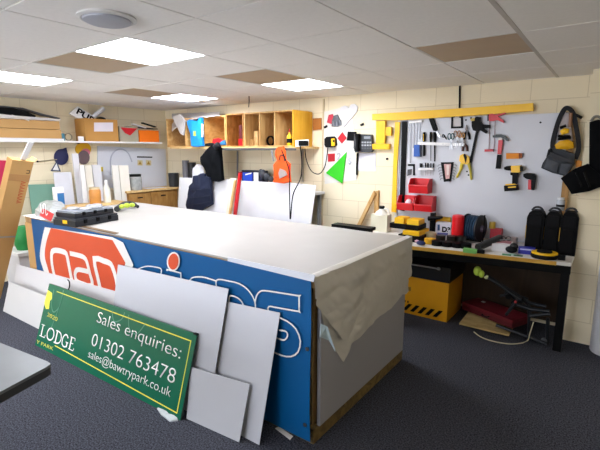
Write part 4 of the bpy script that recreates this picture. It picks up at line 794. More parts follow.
# bar clamp
t = thing('bar_clamp', 'black bar clamp hanging at a slant in the middle of the tool board', 'clamp', pY(470, 163, TF)); link('bar', WPoly([(476.2, 131), (478.6, 131.3), (471.5, 163), (469.6, 162.4)], TF-.012, .014), M_black, t)
link('head', WPoly([(472.5, 122), (474, 118.5), (478, 116.8), (481.3, 117.3), (481, 121), (483, 124.5), (490.3, 125), (490.6, 128.4), (484.5, 128.2), (488, 131.5), (486.5, 133.6), (480.5, 130), (478, 131.6), (474, 130.5), (472.6, 127)], TF-.008, .035, .004), M_black, t); link('pad', WPoly([(470.6, 119), (475, 117.5), (474.5, 120.8), (471, 121)], TF-.044, .008), mat('c9b04a', .5), t)
# caulking gun
t = thing('caulking_gun', 'red caulking gun hanging right of the black bar clamp', 'caulking gun', pY(489, 151, TF)); link('trigger_body', WPoly([(489.5, 114.3), (493, 113.8), (497, 115), (506.2, 112.5), (506.2, 113.8), (498.6, 116.6), (504.8, 121.2), (504.2, 123), (498, 120.2), (493.5, 121.3), (489.8, 121.2)], TF-.01, .03, .003), M_red, t)
for x0, x1 in ((489.8, 489), (495.2, 494)): link('rod', MB().tube(wp(((x0, 121), (x1, 149.5)), TF-.02), .0035, 6), mat('7a5f60', .4, .6), t)
link('base_plate', WPoly([(485.5, 149.4), (494, 149), (494, 151.6), (485.5, 151.8)], TF-.004, .04, .003), M_red, t); link('hook', MB().tube(cat_rom(wp(((488, 121), (488.3, 114.5), (490.5, 112.6), (492.5, 113)), TF-.025), 4), .006, 8), M_black, t)
# hammer
t = thing('claw_hammer', 'red and black claw hammer on the tool board', 'hammer', pY(499, 169, TF)); link('head', WPoly([(493.3, 135.3), (496, 135.3), (496.2, 134.6), (502, 134.3), (506, 136), (509.4, 140.4), (507.6, 141.3), (504.5, 138.6), (501, 137.4), (496, 137.6), (493.4, 137.6)], TF-.012, .03, .004), mat('2d3130', .35, .6), t)
link('neck', WPoly([(499, 137.8), (502.4, 137.8), (502.6, 140.2), (499, 140)], TF-.016, .022), mat('d9d3cf', .4), t); link('grip_red', WPoly([(499, 140.2), (503.4, 140), (501.7, 154.5), (498, 154)], TF-.012, .028, .005), M_red, t); link('grip_black', WPoly([(497.8, 154.5), (501.7, 154.8), (500.8, 168.8), (496.2, 168.6)], TF-.012, .03, .006), M_black, t)
t = thing('sanding_block', 'orange sanding block on the tool board above the drill', 'block', pY(514, 160, TF)); link('block', WPoly([(507.2, 153.2), (519.6, 153), (519.6, 158.6), (507.2, 158.9)], TF-.001, .05, .003), mat('e08a1c', .6), t); link('end_cap', WPoly([(519.9, 153), (522.6, 153.3), (522.6, 157.6), (519.9, 158.4)], TF-.001, .046, .003), mat('9c4f1c', .6), t)
t = thing('cordless_drill', 'yellow and black cordless drill hanging on the tool board', 'drill', pY(512, 191, TF)); Yd = TF-.012
link('chuck', MB().tube(wp(((504.3, 168.3), (506.5, 168.2), (510, 168.2), (512.3, 168.2)), Yd-.035), [.012, .02, .024, .024], 14), M_black, t, True); link('body', WPoly([(512.4, 165.6), (521.5, 165.2), (523, 167), (523.2, 170.5), (520, 172.3), (512.6, 172)], Yd, .07, .01), M_yel, t); link('rear_cap', WPoly([(519.8, 166), (523.4, 166.6), (523.5, 170.8), (520, 171.4)], Yd-.071, .006, .002), M_black, t)
link('trigger', WPoly([(510.8, 172.4), (513.3, 172.4), (513, 175.5), (511, 174.8)], Yd-.02, .03, .003), M_black, t); link('handle', WPoly([(513.3, 172.4), (518.8, 172.4), (517.8, 184), (512.9, 183.4)], Yd-.012, .045, .008), M_dark, t); bt = link('battery', WPoly([(505.5, 185.2), (518.3, 184.5), (519, 189.8), (506, 190.8)], Yd, .075, .008), M_black, t); link('battery_top', WPoly([(506.5, 183.8), (516, 183.2), (518, 184.4), (507, 185)], Yd-.005, .06, .004), M_yel, t); link('stripe', WPoly([(508, 186.8), (516, 186.2), (516, 187.4), (508, 188)], Yd-.076, .003), M_yel, bt)
t = thing('heat_gun', 'small red and black gun tool right of the drill', 'tool', pY(530, 190, TF)); link('barrel', WPoly([(524.3, 174), (527, 172.8), (534.5, 173.6), (536.2, 176), (536, 180), (531, 179.2), (527.5, 178.6), (524.5, 176.6)], Yd, .06, .008), M_dark, t); link('grip', WPoly([(529, 179.5), (532, 179.8), (531.8, 189.5), (528.6, 189.2)], Yd-.01, .045, .006), M_red, t); link('grip_back', WPoly([(532.2, 180), (535.8, 180.4), (534.5, 189.8), (532, 189.6)], Yd-.01, .045, .006), M_dark, t)
W1('set_square', [(408.2, 164), (415, 164), (415, 175.3), (413.3, 175.3), (413.3, 166), (408.2, 166)], .008, M_black, 'black set square hung below the steel rules', 'square'); t = W1('angle_gauge', [(407.8, 169.5), (412, 169), (411.4, 174.5), (407.5, 176)], .008, mat('4b4b4e', .5, .5), 'dark angle gauge left of the set square', 'gauge')
t = thing('bit_rail', 'short white rail of small drivers below the screwdrivers', 'rail', pY(427, 170, TF)); link('rail', WPoly([(419.3, 168.2), (434, 167.9), (434, 169.7), (419.3, 170)], TF-.001, .03), M_white, t)
for x, h in ((420.3, 163.3), (421.8, 163.3), (425.6, 162.8), (428, 163), (430.8, 163.3), (433.4, 163.2)):
    d_ = thing('small_driver', 'small black driver standing in the short white rail', 'screwdriver', pY(x, 176, TF), 'small drivers in the short rail'); link('handle', MB().tube(wp(((x, h), (x, 167.5)), TF-.016), .0075, 8), M_black, d_); link('shaft', MB().tube(wp(((x, 167.4), (x-.2, 175.5)), TF-.016), .0025, 6), M_steel, d_)
t = thing('hex_key_set', 'black wedge holder with a pink card and keys down both sides', 'key set', pY(447, 182, TF)); link('holder', WPoly([(441.5, 162.3), (453.6, 162.1), (450.8, 181.3), (444.5, 181.8)], TF-.002, .022, .003), M_black, t); link('card', WPoly([(444, 164), (451.2, 163.9), (449.4, 178.6), (445.8, 179)], TF-.025, .002), mat('c99d98', .5), t); link('card_inset', WPoly([(446.5, 165), (449.5, 164.9), (448.7, 175), (446.8, 175)], TF-.028, .002), mat('e0cfc8', .5), t)
for k in range(6):
    y = 164.5+2.7*k; link('key', MB().tube(wp(((442.2+.4*k, y), (438.2+.5*k, y+.6), (437.7+.5*k, y+2.2)), TF-.012), .004, 6), M_grey, t); link('key', MB().tube(wp(((453.0-.4*k, y), (456-.5*k, y+.6), (456.4-.5*k, y+2)), TF-.012), .004, 6), M_grey, t)
t = thing('pipe_cutter', 'yellow-handled pipe shears hanging below the bar clamp', 'shears', pY(465, 185, TF)); link('head', WPoly([(460.5, 155.5), (464, 153.8), (469.3, 156), (470.3, 161), (468.5, 164.5), (463, 164), (460, 161)], TF-.01, .03, .005), M_yel, t); link('handle', MB().tube(cat_rom(wp(((462, 163), (460.5, 170), (456.5, 178)), TF-.025), 4), [.017]*4+[.012]*4+[.006], 8), mat('d8c247', .4), t, True); link('handle', MB().tube(cat_rom(wp(((468.5, 163), (470.3, 170), (471.3, 180)), TF-.025), 4), [.016]*4+[.012]*4+[.007], 8), mat('b6a83c', .4), t, True); link('blade', WPoly([(463.3, 155), (465, 153.5), (467, 157), (465.5, 163)], TF-.042, .004), M_dark, t)
# red bins
def red_bin(label, px0, px1, yt, yb, ylip, group=None, content=None):
    x0, x1 = pY(px0, 190, TF-.11).x, pY(px1, 190, TF-.11).x; z1 = pY((px0+px1)/2, yt, TF-.06).z; z0 = pY((px0+px1)/2, yb, TF-.14).z; zl = pY((px0+px1)/2, ylip, TF-.15).z; e = .006; d = .15; Yb = TF-.001
    t = thing('parts_bin', label, 'bin', ((x0+x1)/2, Yb, z0)); sh = mat('d01a22', .35, var=.03)
    link('back', MB().box(x0, x1, Yb-e, Yb, z0, z1), sh, t); link('bottom', MB().box(x0+.005, x1-.005, Yb-d+.02, Yb-e, z0, z0+e), sh, t)
    for x in (x0, x1-e): link('side', MB().prism([(x, Yb-e, z0), (x, Yb-d+.02, z0), (x, Yb-d, zl), (x, Yb-d*.75, z1-(z1-zl)*.25), (x, Yb-d*.6, z1), (x, Yb-e, z1)], (e, 0, 0)), sh, t)
    link('front_lip', MB().prism([(x0+e, Yb-d+.02, z0), (x1-e, Yb-d+.02, z0), (x1-e, Yb-d, zl), (x0+e, Yb-d, zl)], (0, e, 0)), sh, t); link('rim', MB().box(x0, x1, Yb-d-.006, Yb-d+.004, zl, zl+.01, .003), mat('e0444a', .35), t)
    return t, (x0, x1, z0, Yb, d)
red_bin('red parts bin mounted alone above the other two', 409.5, 428.5, 178.5, 193.5, 186.0)
_, (x0, x1, z0, Yb, d) = red_bin('lower left red parts bin with a white rag inside', 398.5, 414.5, 195.5, 210.5, 204.0)
single('rag', MB().ell(((x0+x1)/2+.02, Yb-.08, z0+.065), .04, .035, .055), mat('e6d3d8', .7), 'white and pink rag in the lower left red bin', 'rag', smooth=True)
_, (x0, x1, z0, Yb, d) = red_bin('lower right red parts bin with dark bits inside', 415.5, 433.5, 195.8, 211.8, 205.7)
single('metal_bits', MB().ell(((x0+x1)/2, Yb-.08, z0+.03), .06, .05, .028), mat('4a3a24', .7), 'dark heap of bits in the lower right red bin', 'bits', smooth=True)

# ================================================================== WORKBENCH
BZ = .77; bfr = (pZ(560, 262, BZ), pZ(415, 246.5, BZ)); BX0, BX1 = -2.08, -.215
fy = lambda x: bfr[0].y+(bfr[1].y-bfr[0].y)*(x-bfr[0].x)/(bfr[1].x-bfr[0].x)
FY0, FY1 = fy(BX0), fy(BX1)
t = thing('workbench', 'workbench along the back wall below the tool board', 'bench', ((BX0+BX1)/2, 4.2, 0))
link('worktop', MB().prism([(BX0, FY0+.012, BZ-.03), (BX1, FY1+.012, BZ-.03), (BX1, TBY-.002, BZ-.03), (BX0, TBY-.002, BZ-.03)], (0, 0, .03)), mat('d6d2cb', .4, var=.04), t)
link('edge_strip', MB().prism([(BX0, FY0-.002, BZ-.034), (BX1-.1, FY1-.002, BZ-.034), (BX1-.1, FY1+.011, BZ-.034), (BX0, FY0+.011, BZ-.034)], (0, 0, .032)), wood('b8892e', 'd3a648', 4, (.3, 1, 1)), t)
link('front_rail', MB().prism([(BX0, FY0+.02, BZ-.10), (BX1, FY1+.02, BZ-.10), (BX1, FY1+.06, BZ-.10), (BX0, FY0+.06, BZ-.10)], (0, 0, .068)), M_black, t)
for x, y in ((BX1-.065, FY1+.03), (BX1-.065, D-.12), (BX0, FY0+.03), (BX0, D-.12)): link('leg', MB().box(x, x+.06, y, y+.06, 0, BZ-.035), M_black, t)
link('back_panel', MB().box(BX0+.06, BX1-.07, D-.05, D-.03, .05, BZ-.035), wood('2e2012', '3b2a18', 3), t)
def bb(px, py, z=BZ+.0): return pZ(px, py, z)
def bbox(nm, px, py, w_, d_, h_, m, label, cat, yaw=0, bev=.006, z=BZ):
    o = bb(px, py, z); u = V((math.cos(yaw), math.sin(yaw), 0)); v = V((-u.y, u.x, 0)); return single(nm, MB().obox(o-u*w_/2, u*w_, v*d_, V((0, 0, h_)), bev), m, label, cat)
# jerry bottle
b = bb(381, 231); b.z = BZ; hh = pY(381, 206, b.y).z-BZ; t = thing('plastic_bottle', 'clear plastic bottle of cream liquid at the left end of the bench', 'bottle', b)
link('body', MB().box(b.x-.10, b.x+.09, b.y-.05, b.y+.06, BZ, BZ+hh*.68, .025), mat('e4dfc6', .3, var=.03), t, True); link('shoulder', MB().lathe(b+V((0, 0, hh*.66)), [(.075, 0), (.06, hh*.12), (.028, hh*.2), (.028, hh*.24), (0, hh*.24)], n=20), mat('e9e7dc', .3), t, True); link('cap', MB().lathe(b+V((0, 0, hh*.902)), [(0, 0), (.03, 0), (.03, hh*.1), (0, hh*.1)], n=18), M_dark, t, True)
link('handle', MB().tube(cat_rom([b+V((.02, 0, hh*.88)), b+V((.065, 0, hh*.9)), b+V((.085, 0, hh*.75)), b+V((.08, 0, hh*.6))], 4), .012, 8), mat('e9e7dc', .3), t, True)
# timber triangle
t = thing('timber_brace', 'pale timber brace of two battens propped at the wall left of the bottle', 'timber', pY(377, 232, 4.44)); link('upright', WPoly([(375.2, 191.5), (379.3, 190.3), (378.6, 246), (375, 246)], D-.004, .03), M_ply, t); link('diagonal', WPoly([(374.6, 190.8), (376.4, 193.8), (361.8, 224.5), (350, 246), (347.5, 245), (358.6, 223.5)], D-.036, .03), M_ply, t)
p = pZ(353, 226, .95); t = thing('black_crate', 'low black bin showing just behind the far edge of the work table', 'bin', V((p.x, 3.75, 0))); xa_, xb_ = pY(334, 226, 3.65).x, pY(372.5, 228, 3.65).x; zt = pY(352, 225.5, 3.65).z
link('body', MB().box(xa_+.02, xb_-.02, 3.62, 3.70, 0, zt-.03, .01), M_dark, t); link('rim', MB().box(xa_, xb_, 3.6, 3.72, zt-.029, zt, .01), M_black, t)
# tool cases left on the bench
Yl = bb(411, 242).y; x2, x3 = pY(400, 240, Yl).x, pY(420, 240, Yl).x; zq = pY(411, 231.5, Yl).z
t = thing('bench_tool_case', 'lower black and yellow organiser on the bench under the other', 'organiser case', V(((x2+x3)/2, Yl+.15, BZ))); link('body', MB().box(x2-.02, x3, Yl, Yl+.3, BZ, BZ+(zq-BZ)*.6, .01), M_black, t); link('lid', MB().box(x2+.02, x3-.015, Yl+.01, Yl+.28, BZ+(zq-BZ)*.61, zq, .012), M_yel, t)
Yu = Yl+.06; x0, x1 = pY(389.5, 230, Yu).x, pY(418, 231, Yu).x; za = zq+.002; zb = pY(404, 224.5, Yu).z; zc = pY(404, 218, Yu+.05).z
t = thing('bench_tool_case', 'upper black and yellow organiser on the bench left of the post', 'organiser case', V(((x0+x1)/2, Yu+.1, za)))
link('body', MB().box(x0, x1, Yu, Yu+.22, za, zb, .008), M_black, t); link('lid_left', MB().box(x0+.04, x0+.14, Yu+.02, Yu+.18, zb+.001, zc, .01), M_yel, t); link('lid_right', MB().box(x0+.17, x1-.005, Yu+.02, Yu+.18, zb+.001, zc-.005, .01), M_yel, t); link('latch', MB().box(x0+.13, x0+.17, Yu-.01, Yu-.0005, za+.02, zb, .003), M_dark, t)
t = thing('black_post', 'black upright post with a clamp knob under the red bins', 'stand', bb(422, 238)); b = bb(422.5, 238.5); zt = pY(422, 211.6, TF-.08).z
link('post', MB().box(b.x-.022, b.x+.022, TF-.11, TF-.06, BZ+.012, zt-.004, .003), M_black, t); link('knob', MB().tube([V((b.x-.03, TF-.13, BZ+.17)), V((b.x+.12, TF-.15, BZ+.2))], [.025, .012], 10), M_black, t, True); link('foot', MB().box(b.x-.06, b.x+.06, TF-.16, TF-.03, BZ, BZ+.012), M_black, t)
single('grey_pack', MB().box(b.x+.04, b.x+.15, TF-.06, TF-.02, BZ, BZ+.14, .006), mat('b7a8b0', .5), 'pale grey pack standing right of the black post', 'pack')
single('yellow_level', WPoly([(430.5, 216.3), (451, 217.3), (451, 223), (430.5, 222)], TF-.012, .025, .002), mat('d4a312', .45), 'short yellow level lying along the tool board behind the cartons', 'level')
t = thing('carton', 'white carton printed D3 on the bench left of the red tin', 'box', bb(444, 236.5)); Yk = 4.36; x0, x1 = pY(436, 230, Yk).x, pY(450.5, 230, Yk).x; zt = pY(445, 223, Yk).z
link('box', MB().box(x0, x1, Yk, TF-.06, BZ, zt, .003), mat('d5d7e0', .5), t); text('lettering', 'D3', Fr((0, Yk, BZ), (1, 0, 0), (0, 0, 1)), pY(442.0, 230, Yk).x, pY(445, 231.8, Yk).z-BZ, .052, M_black, t, off=.001, bold=.05); link('blue_patch', WPoly([(437.5, 224.5), (439.8, 224.5), (439.8, 230.5), (437.5, 230.5)], Yk-.0005, .002), mat('2d4d77', .5), t); link('blue_patch', WPoly([(437.5, 232.5), (448, 233), (448, 235.3), (437.5, 235)], Yk-.0005, .002), mat('5a5f9c', .5), t)
b = bb(457, 239.5); Yt = 4.2; b = V((pY(457, 238, Yt).x, Yt, BZ)); r = (pY(463, 230, Yt).x-pY(451.3, 230, Yt).x)/2; hh = pY(457, 214.5, Yt).z-BZ
t = thing('red_tin', 'tall red cylinder tin on the bench beside the cable reel', 'tin', b); link('body', MB().lathe(b, [(0, 0), (r, 0), (r, hh-.02), (0, hh-.02)], n=28), mat('d8131d', .3, var=.02), t, True); link('lid', MB().lathe(b+V((0, 0, hh-.019)), [(0, 0), (r*.96, 0), (r*.96, .012), (r*.6, .019), (0, .019)], n=28), mat('e23a3f', .3), t, True)
# cable reel
c = V((pY(474.5, 230, 4.31).x, 4.31, 0)); R = .13; c.z = BZ+R+.004; ax_ = V((.98, -.2, 0)).normalized()
t = thing('cable_reel', 'dark blue cable reel on the bench right of the red tin', 'reel', V((c.x, c.y, BZ))); 
link('rear_flange', MB().lathe(c-ax_*.085, [(0, 0), (R, 0), (R, .012), (0, .012)], ax_, 28), M_dark, t, True)
mb = MB()
for k in range(5): mb.lathe(c-ax_*.073, [(.09, .0+.024*k), (.118, .004+.024*k), (.122, .012+.024*k), (.118, .02+.024*k), (.09, .0239+.024*k)], ax_, 28)
link('cable', mb, mat('1c3a55', .45), t, True); link('front_flange', MB().lathe(c+ax_*.05, [(0, 0), (R, 0), (R, .014), (.05, .02), (0, .02)], ax_, 28), mat('10131a', .5), t, True); link('hub', MB().lathe(c+ax_*.071, [(0, 0), (.035, 0), (.03, .018), (0, .018)], ax_, 18), mat('5a5468', .5), t, True)
link('stand', MB().tube([c-ax_*.1+V((0, 0, R*.2)), c-ax_*.1+V((0, 0, -R)), c+ax_*.09+V((0, 0, -R)), c+ax_*.09+V((0, 0, R+.005))], .007, 8), M_black, t)
o = c+ax_*.11+V((.03, .05, 0)); t = thing('extension_socket', 'red and yellow socket block behind the cable reel', 'socket', V((o.x, o.y, BZ))); link('red_body', MB().box(o.x-.01, o.x+.09, o.y+.04, o.y+.12, BZ, BZ+.13, .02), mat('b01a2a', .4), t); link('yellow_cap', MB().lathe(V((o.x+.0, o.y+.07, BZ+.131)), [(0, 0), (.03, 0), (.028, .06), (0, .06)], n=16), mat('c9a53a', .4), t, True)
# tape rolls
def tape(px, py, r, hgt, m, label, tilt=0, core=M_card, z=BZ):
    b = bb(px, py, z); t = thing('tape_roll', label, 'tape', b); link('roll', MB().lathe(b, [(r*.55, 0), (r, 0), (r, hgt), (r*.55, hgt)], n=24), m, t, True)
    link('core', MB().lathe(b+V((0, 0, .002)), [(r*.5, 0), (r*.54, 0), (r*.54, hgt-.004), (r*.5, hgt-.004)], n=24), core, t, True); return t
for k, (x, y, l) in enumerate(((437, 245.2, 'black tape roll, first in the row before the cable reel'), (447, 246.2, 'black tape roll, second in the row before the cable reel'), (457, 247.2, 'black tape roll, third in the row before the cable reel'), (465.5, 248, 'black tape roll, nearest the green block'))):
    tape(x, y, .05, .045, M_black, l, core=mat('c9a21c', .5)); 
for k, (x, y, l) in enumerate(((440.5, 242.8, 'black tape roll behind the gap of the first two'), (451, 243.4, 'black tape roll behind the middle of the front row'), (461, 244, 'black tape roll behind, closest to the reel'))): tape(x, y, .045, .075, mat('1f1d1a', .4), l, core=mat('b6941f', .5))
tape(430, 239.5, .058, .075, mat('e2d6b4', .6), 'cream masking tape roll standing left of the black rolls'); tape(429.5, 243.5, .05, .05, mat('d9a520', .5), 'yellow tape roll in front of the cream masking tape')
t = thing('blue_scraper', 'small blue and pink tool at the front left of the bench', 'tool', bb(420, 243)); link('body', MB().ell(bb(421, 243, BZ+.022), .045, .035, .022), mat('1d2a5c', .5), t, True); link('pink_grip', MB().ell(bb(417.5, 241, BZ+.016), .03, .02, .016), mat('d8a0b0', .5), t, True)
bbox('green_block', 469.5, 253.3, .11, .05, .035, mat('6fb05a', .55), 'light green block at the front edge of the bench', 'block', .1)
bbox('dark_clip', 479, 253.5, .08, .04, .03, M_dark, 'small dark clip right of the green block', 'clip', .1)
a, b = bb(478, 247.5, BZ+.035), bb(500, 238, BZ+.085); t = thing('black_pipe', 'thick black pipe lying at a slant in the middle of the bench', 'pipe', (a+b)/2); link('pipe', MB().tube([a, b], .033, 16), mat('2a2c2d', .45), t, True); link('bore', MB().tube([a-(b-a).normalized()*.002, a+(b-a).normalized()*.003], .024, 16), mat('070707', .6), t)
t = thing('paper_stack', 'stack of white papers with red print on the bench', 'paper', bb(498, 251)); o = bb(491.5, 250.5); u = V((.97, .12, 0)); v = V((-.12, .97, 0)); link('stack', MB().obox(o, u*.16, v*.2, V((0, 0, .06))), mat('dedee0', .5), t); link('top_leaflet', MB().obox(o+u*.03+v*.08+V((0, 0, .061)), u*.12, v*.1, V((0, 0, .003))), mat('b9737a', .5), t)
t = thing('safety_glasses', 'grey safety glasses on the papers behind the pipe', 'glasses', bb(505, 241)); 
for k in (-1, 1): link('lens', MB().tube([bb(506+k*2.6, 238.5, BZ+.10)+V((.02*math.cos(i*.5236), 0, .017*math.sin(i*.5236))) for i in range(13)], .004, 6), M_dark, t)
link('arm', MB().tube([bb(500, 240, BZ+.09), bb(512, 239, BZ+.10)], .004, 6), M_grey, t); link('case', MB().box(*[q for a_ in zip(bb(500, 246, BZ), bb(500, 246, BZ)+V((.13, .08, .088))) for q in a_]), mat('8d7f7c', .5), t)
t = thing('black_pouch', 'soft dark pouch slumped between the papers and the blue tin', 'pouch', bb(512, 251)); link('body', MB().ell(bb(511.5, 249.5, BZ+.03), .05, .045, .03), M_dark, t, True); link('flap', MB().ell(bb(514, 246.5, BZ+.055), .035, .03, .03), mat('17181b', .6), t, True)
t = thing('blue_packet', 'royal blue packet with a white band on the bench', 'packet', bb(524, 253)); o = bb(518, 253.5); link('packet', MB().obox(o, u*.13, v*.07, V((0, 0, .055)), .006), mat('2a2f9c', .4), t); link('white_band', MB().obox(o+u*.012-v*.002+V((0, 0, .036)), u*.1, v*.002, V((0, 0, .012))), mat('b9bce0', .5), t)
t = thing('green_card', 'green and white card scraps at the front of the bench', 'card', bb(504, 254.5))
for x, y, m in ((502, 255, mat('2e7d4f', .5)), (508, 254.8, mat('c6e0d0', .5)), (513.5, 255.8, mat('1e5a3c', .5))): o = bb(x, y, BZ); link('scrap', MB().obox(o, u*.07, v*.03, V((0, 0, .008))), m, t)
b = bb(544, 257.5); t = thing('tape_measure', 'round yellow and black long tape measure at the front of the bench', 'tape measure', b); link('body', MB().lathe(b, [(0, 0), (.095, 0), (.102, .01), (.1, .035), (0, .035)], n=32), M_black, t, True); link('rim', MB().lathe(b+V((0, 0, .0355)), [(.062, 0), (.099, 0), (.097, .012), (.066, .012)], n=32), M_yel, t, True); link('hub', MB().lathe(b+V((0, 0, .0355)), [(0, 0), (.061, 0), (.058, .022), (0, .024)], n=24), M_dark, t, True); link('handle', MB().box(b.x+.1, b.x+.15, b.y-.02, b.y+.02, BZ, BZ+.04, .008), M_black, t)
# black soft cases
def softcase(px, py, w_, d_, ptop, label, yl=True):
    b = bb(px, py); hh = pY(px, ptop, b.y).z-BZ; t = thing('soft_case', label, 'case', b+V((0, d_/2, 0))); x0, x1 = b.x-w_/2, b.x+w_/2
    prof = [(x0, BZ), (x1, BZ), (x1, BZ+hh*.86), (x1-w_*.12, BZ+hh*.96), (x1-w_*.3, BZ+hh), (x0+w_*.3, BZ+hh), (x0+w_*.1, BZ+hh*.95), (x0, BZ+hh*.84)]
    bo = link('body', MB().prism([(x, b.y, z) for x, z in prof], (0, d_, 0), .012), mat('070708', .6, var=.2, bump=.2, bscale=40, spec=.1), t, True)
    link('pocket', MB().prism([(x0+.02, b.y-.014, BZ+.03), (x1-.02, b.y-.014, BZ+.03), (x1-.02, b.y-.014, BZ+hh*.6), (x0+.02, b.y-.014, BZ+hh*.6)], (0, .013, 0), .005), mat('09090a', .7, spec=.1), t)
    link('handle', MB().tube(cat_rom([V((b.x-.045, b.y+d_/2, BZ+hh-.005)), V((b.x-.02, b.y+d_/2, BZ+hh+.022)), V((b.x+.02, b.y+d_/2, BZ+hh+.022)), V((b.x+.045, b.y+d_/2, BZ+hh-.005))], 4), .009, 8), mat('2a2c30', .6), t, True)
    link('zip', MB().tube([V((x0-.002, b.y+.03, BZ+.02)), V((x0-.002, b.y+.03, BZ+hh*.82))], .005, 6), mat('3a3220', .5), bo)
    link('top_flap', MB().prism([(x0+.015, b.y-.004, BZ+hh*.66), (x1-.015, b.y-.004, BZ+hh*.66), (x1-.02, b.y-.004, BZ+hh*.9), (x0+.02, b.y-.004, BZ+hh*.9)], (0, -.012, 0), .005), mat('0c0c0e', .65, spec=.12), t)
    if yl: link('yellow_trim', MB().box(x0-.008, x0-.003, b.y+.02, b.y+.026, BZ+hh*.3, BZ+hh*.62), mat('c49a1c', .5), t)
    return b, hh, d_
softcase(532.6, 251, .134, .13, 210.5, 'black soft case nearest the papers, first of the three'); b, hh, d_ = softcase(550, 253, .122, .13, 211.5, 'black soft case in the middle with a glass jar on top'); softcase(566, 255.5, .122, .13, 212, 'black soft case at the end of the bench by the leg')
t = thing('jar', 'small clear jar on top of the middle black case', 'jar', b+V((0, d_/2, hh+.03))); zb = BZ+hh+.0; c = V((b.x+.03, b.y+d_-.02, zb)); link('glass', MB().lathe(c, [(0, 0), (.03, 0), (.032, .02), (.032, .085), (.026, .095), (0, .095)], n=18), mat('b9bdc2', .15, trans=.0), t, True); link('lid', MB().lathe(c+V((0, 0, .096)), [(0, 0), (.028, 0), (.028, .018), (0, .018)], n=18), mat('d4d6d9', .3), t, True); link('band', MB().lathe(c+V((0, 0, .035)), [(.0322, 0), (.0332, 0), (.0332, .02), (.0322, .02)], n=18), M_dark, t, True)

# ================================================================== UNDER THE BENCH
YX0, YX1 = -2.1, pZ(446.5, 322.5, 0).x; YY = pZ(446.5, 322.5, 0).y; zy = pY(448, 283, YY).z; zl = pY(448, 268, YY).z
t = thing('tool_chest', 'yellow steel tool chest with a black lid and hazard stripes under the bench', 'chest', ((YX0+YX1)/2, YY+.2, 0)); link('body', MB().box(YX0, YX1, YY, D-.07, .0, zy, .006), mat('d99a12', .45, var=.05), t)
link('lid', MB().prism([(YX0-.01, YY-.012, zy+.001), (YX0-.01, D-.07, zy+.001), (YX0-.01, D-.07, zl+.07), (YX0-.01, YY+.13, zl+.07), (YX0-.01, YY-.012, zl)], (YX1-YX0+.02, 0, 0), .006), mat('14161a', .3), t); hd = link('handle', MB().tube([V((YX0+.08, YY-.03, zl-.015)), V((YX1-.08, YY-.03, zl-.015))], .008, 8), M_steel, t)
for x in (YX0+.1, YX1-.1): link('handle_bracket', MB().box(x-.012, x+.012, YY-.03, YY-.0125, zl-.028, zl-.004), M_steel, hd)
mb = MB(); k = YX1-.10
while k > YX0+.05: mb.prism([(k, YY-.0005, .03), (k-.04, YY-.0005, .03), (k+.02, YY-.0005, .105), (k+.06, YY-.0005, .105)], (0, -.0015, 0)); k -= .078
link('hazard_stripes', mb, M_black, t); link('plate', WPoly([(404.5, 286.5), (411, 287), (411, 291), (404.5, 290.5)], YY-.0005, .003), mat('8a6a20', .4), t); mb = MB()
for x, y in ((403, 300.5), (405, 301), (408, 301.8)): mb.prism(wp(((x-.7, y-1), (x+.7, y-1), (x+.7, y+1), (x-.7, y+1)), YY-.0005), (0, -.0015, 0))
link('print', mb, M_dark, t)
# plywood and red case
o = pZ(459, 326.5, .0); a = pZ(508.5, 338.5, .0)-o; bdir = V((-a.y, a.x, 0)).normalized()
single('plywood_sheet', MB().prism([o+V((0, 0, .02)), o+a+V((0, 0, .02)), o+a+bdir*.36+V((.0, 0, .05)), o+bdir*.36+V((0, 0, .05))], (0, 0, .014)), wood('a8905a', 'c9b07c', 3, (.4, 1, 1)), 'pale plywood sheet on the carpet under the red case', 'sheet')
single('dark_batten', MB().obox(o+a*.03+bdir*.05+V((0, 0, 0)), a*.94, bdir*.2, V((0, 0, .0195))), mat('2a2018', .7), 'dark batten on the carpet beneath the plywood sheet', 'batten')
o = pZ(462, 307.5, .085); a = pZ(512, 327, .085)-o; bdir = V((-a.y, a.x, 0)).normalized(); t = thing('red_case', 'dark red flat case on the plywood under the bench', 'case', o+a*.5+bdir*.17)
o = V((o.x, o.y, .07)); link('base', MB().obox(o, a, bdir*.26, V((0, 0, .045)), .01), mat('551019', .5), t); link('lid', MB().obox(o+V((0, 0, .0455)), a, bdir*.26, V((0, 0, .03)), .01), mat('661420', .5), t); link('white_tag', MB().obox(o+a*.17+bdir*.16+V((0, 0, .076)), a*.06, bdir*.03, V((0, 0, .006))), M_white, t); link('handle', MB().tube(cat_rom([o+a*.45-bdir*.002+V((0, 0, .03)), o+a*.46-bdir*.03+V((0, 0, .03)), o+a*.56-bdir*.03+V((0, 0, .03)), o+a*.57-bdir*.002+V((0, 0, .03))], 3), .006, 6), M_dark, t)
# folded tripod / stands
M_tp = mat('24272b', .4, .3)
t = thing('folded_tripod', 'black folded stand with a lime clamp end lying under the bench', 'tripod', pZ(520, 335, 0)); Yq = 4.0
for pts, r, Y2 in ((((478, 271), (500, 285), (521, 300)), .014, 3.95), (((488, 276), (510, 290), (530, 303)), .012, 4.05), (((505, 292), (520, 301), (546, 306.5)), .016, 4.1), (((512, 303), (530, 309), (549, 311.5)), .018, 4.02), (((530, 316), (550, 314)), .016, 4.0), (((521, 300), (528, 306), (531, 316)), .012, 4.05), (((506, 315), (515, 303), (521, 297)), .014, 4.0), (((500, 296), (512, 294), (528, 299)), .012, 4.15)):
    link('leg', MB().tube(wp(pts, Y2), r, 10), M_tp, t, True)
for x, y in ((487, 306), (508, 314), (517, 312)): p = pY(x, y, 4.0)
for x, y, r in ((521, 299.5, .026), (509, 296, .024), (514, 302, .02)): link('joint', MB().lathe(pY(x, y, 4.04)+V((0, .02, 0)), [(0, 0), (r, 0), (r, .05), (0, .05)], (0, -1, 0), 14), M_black, t, True)
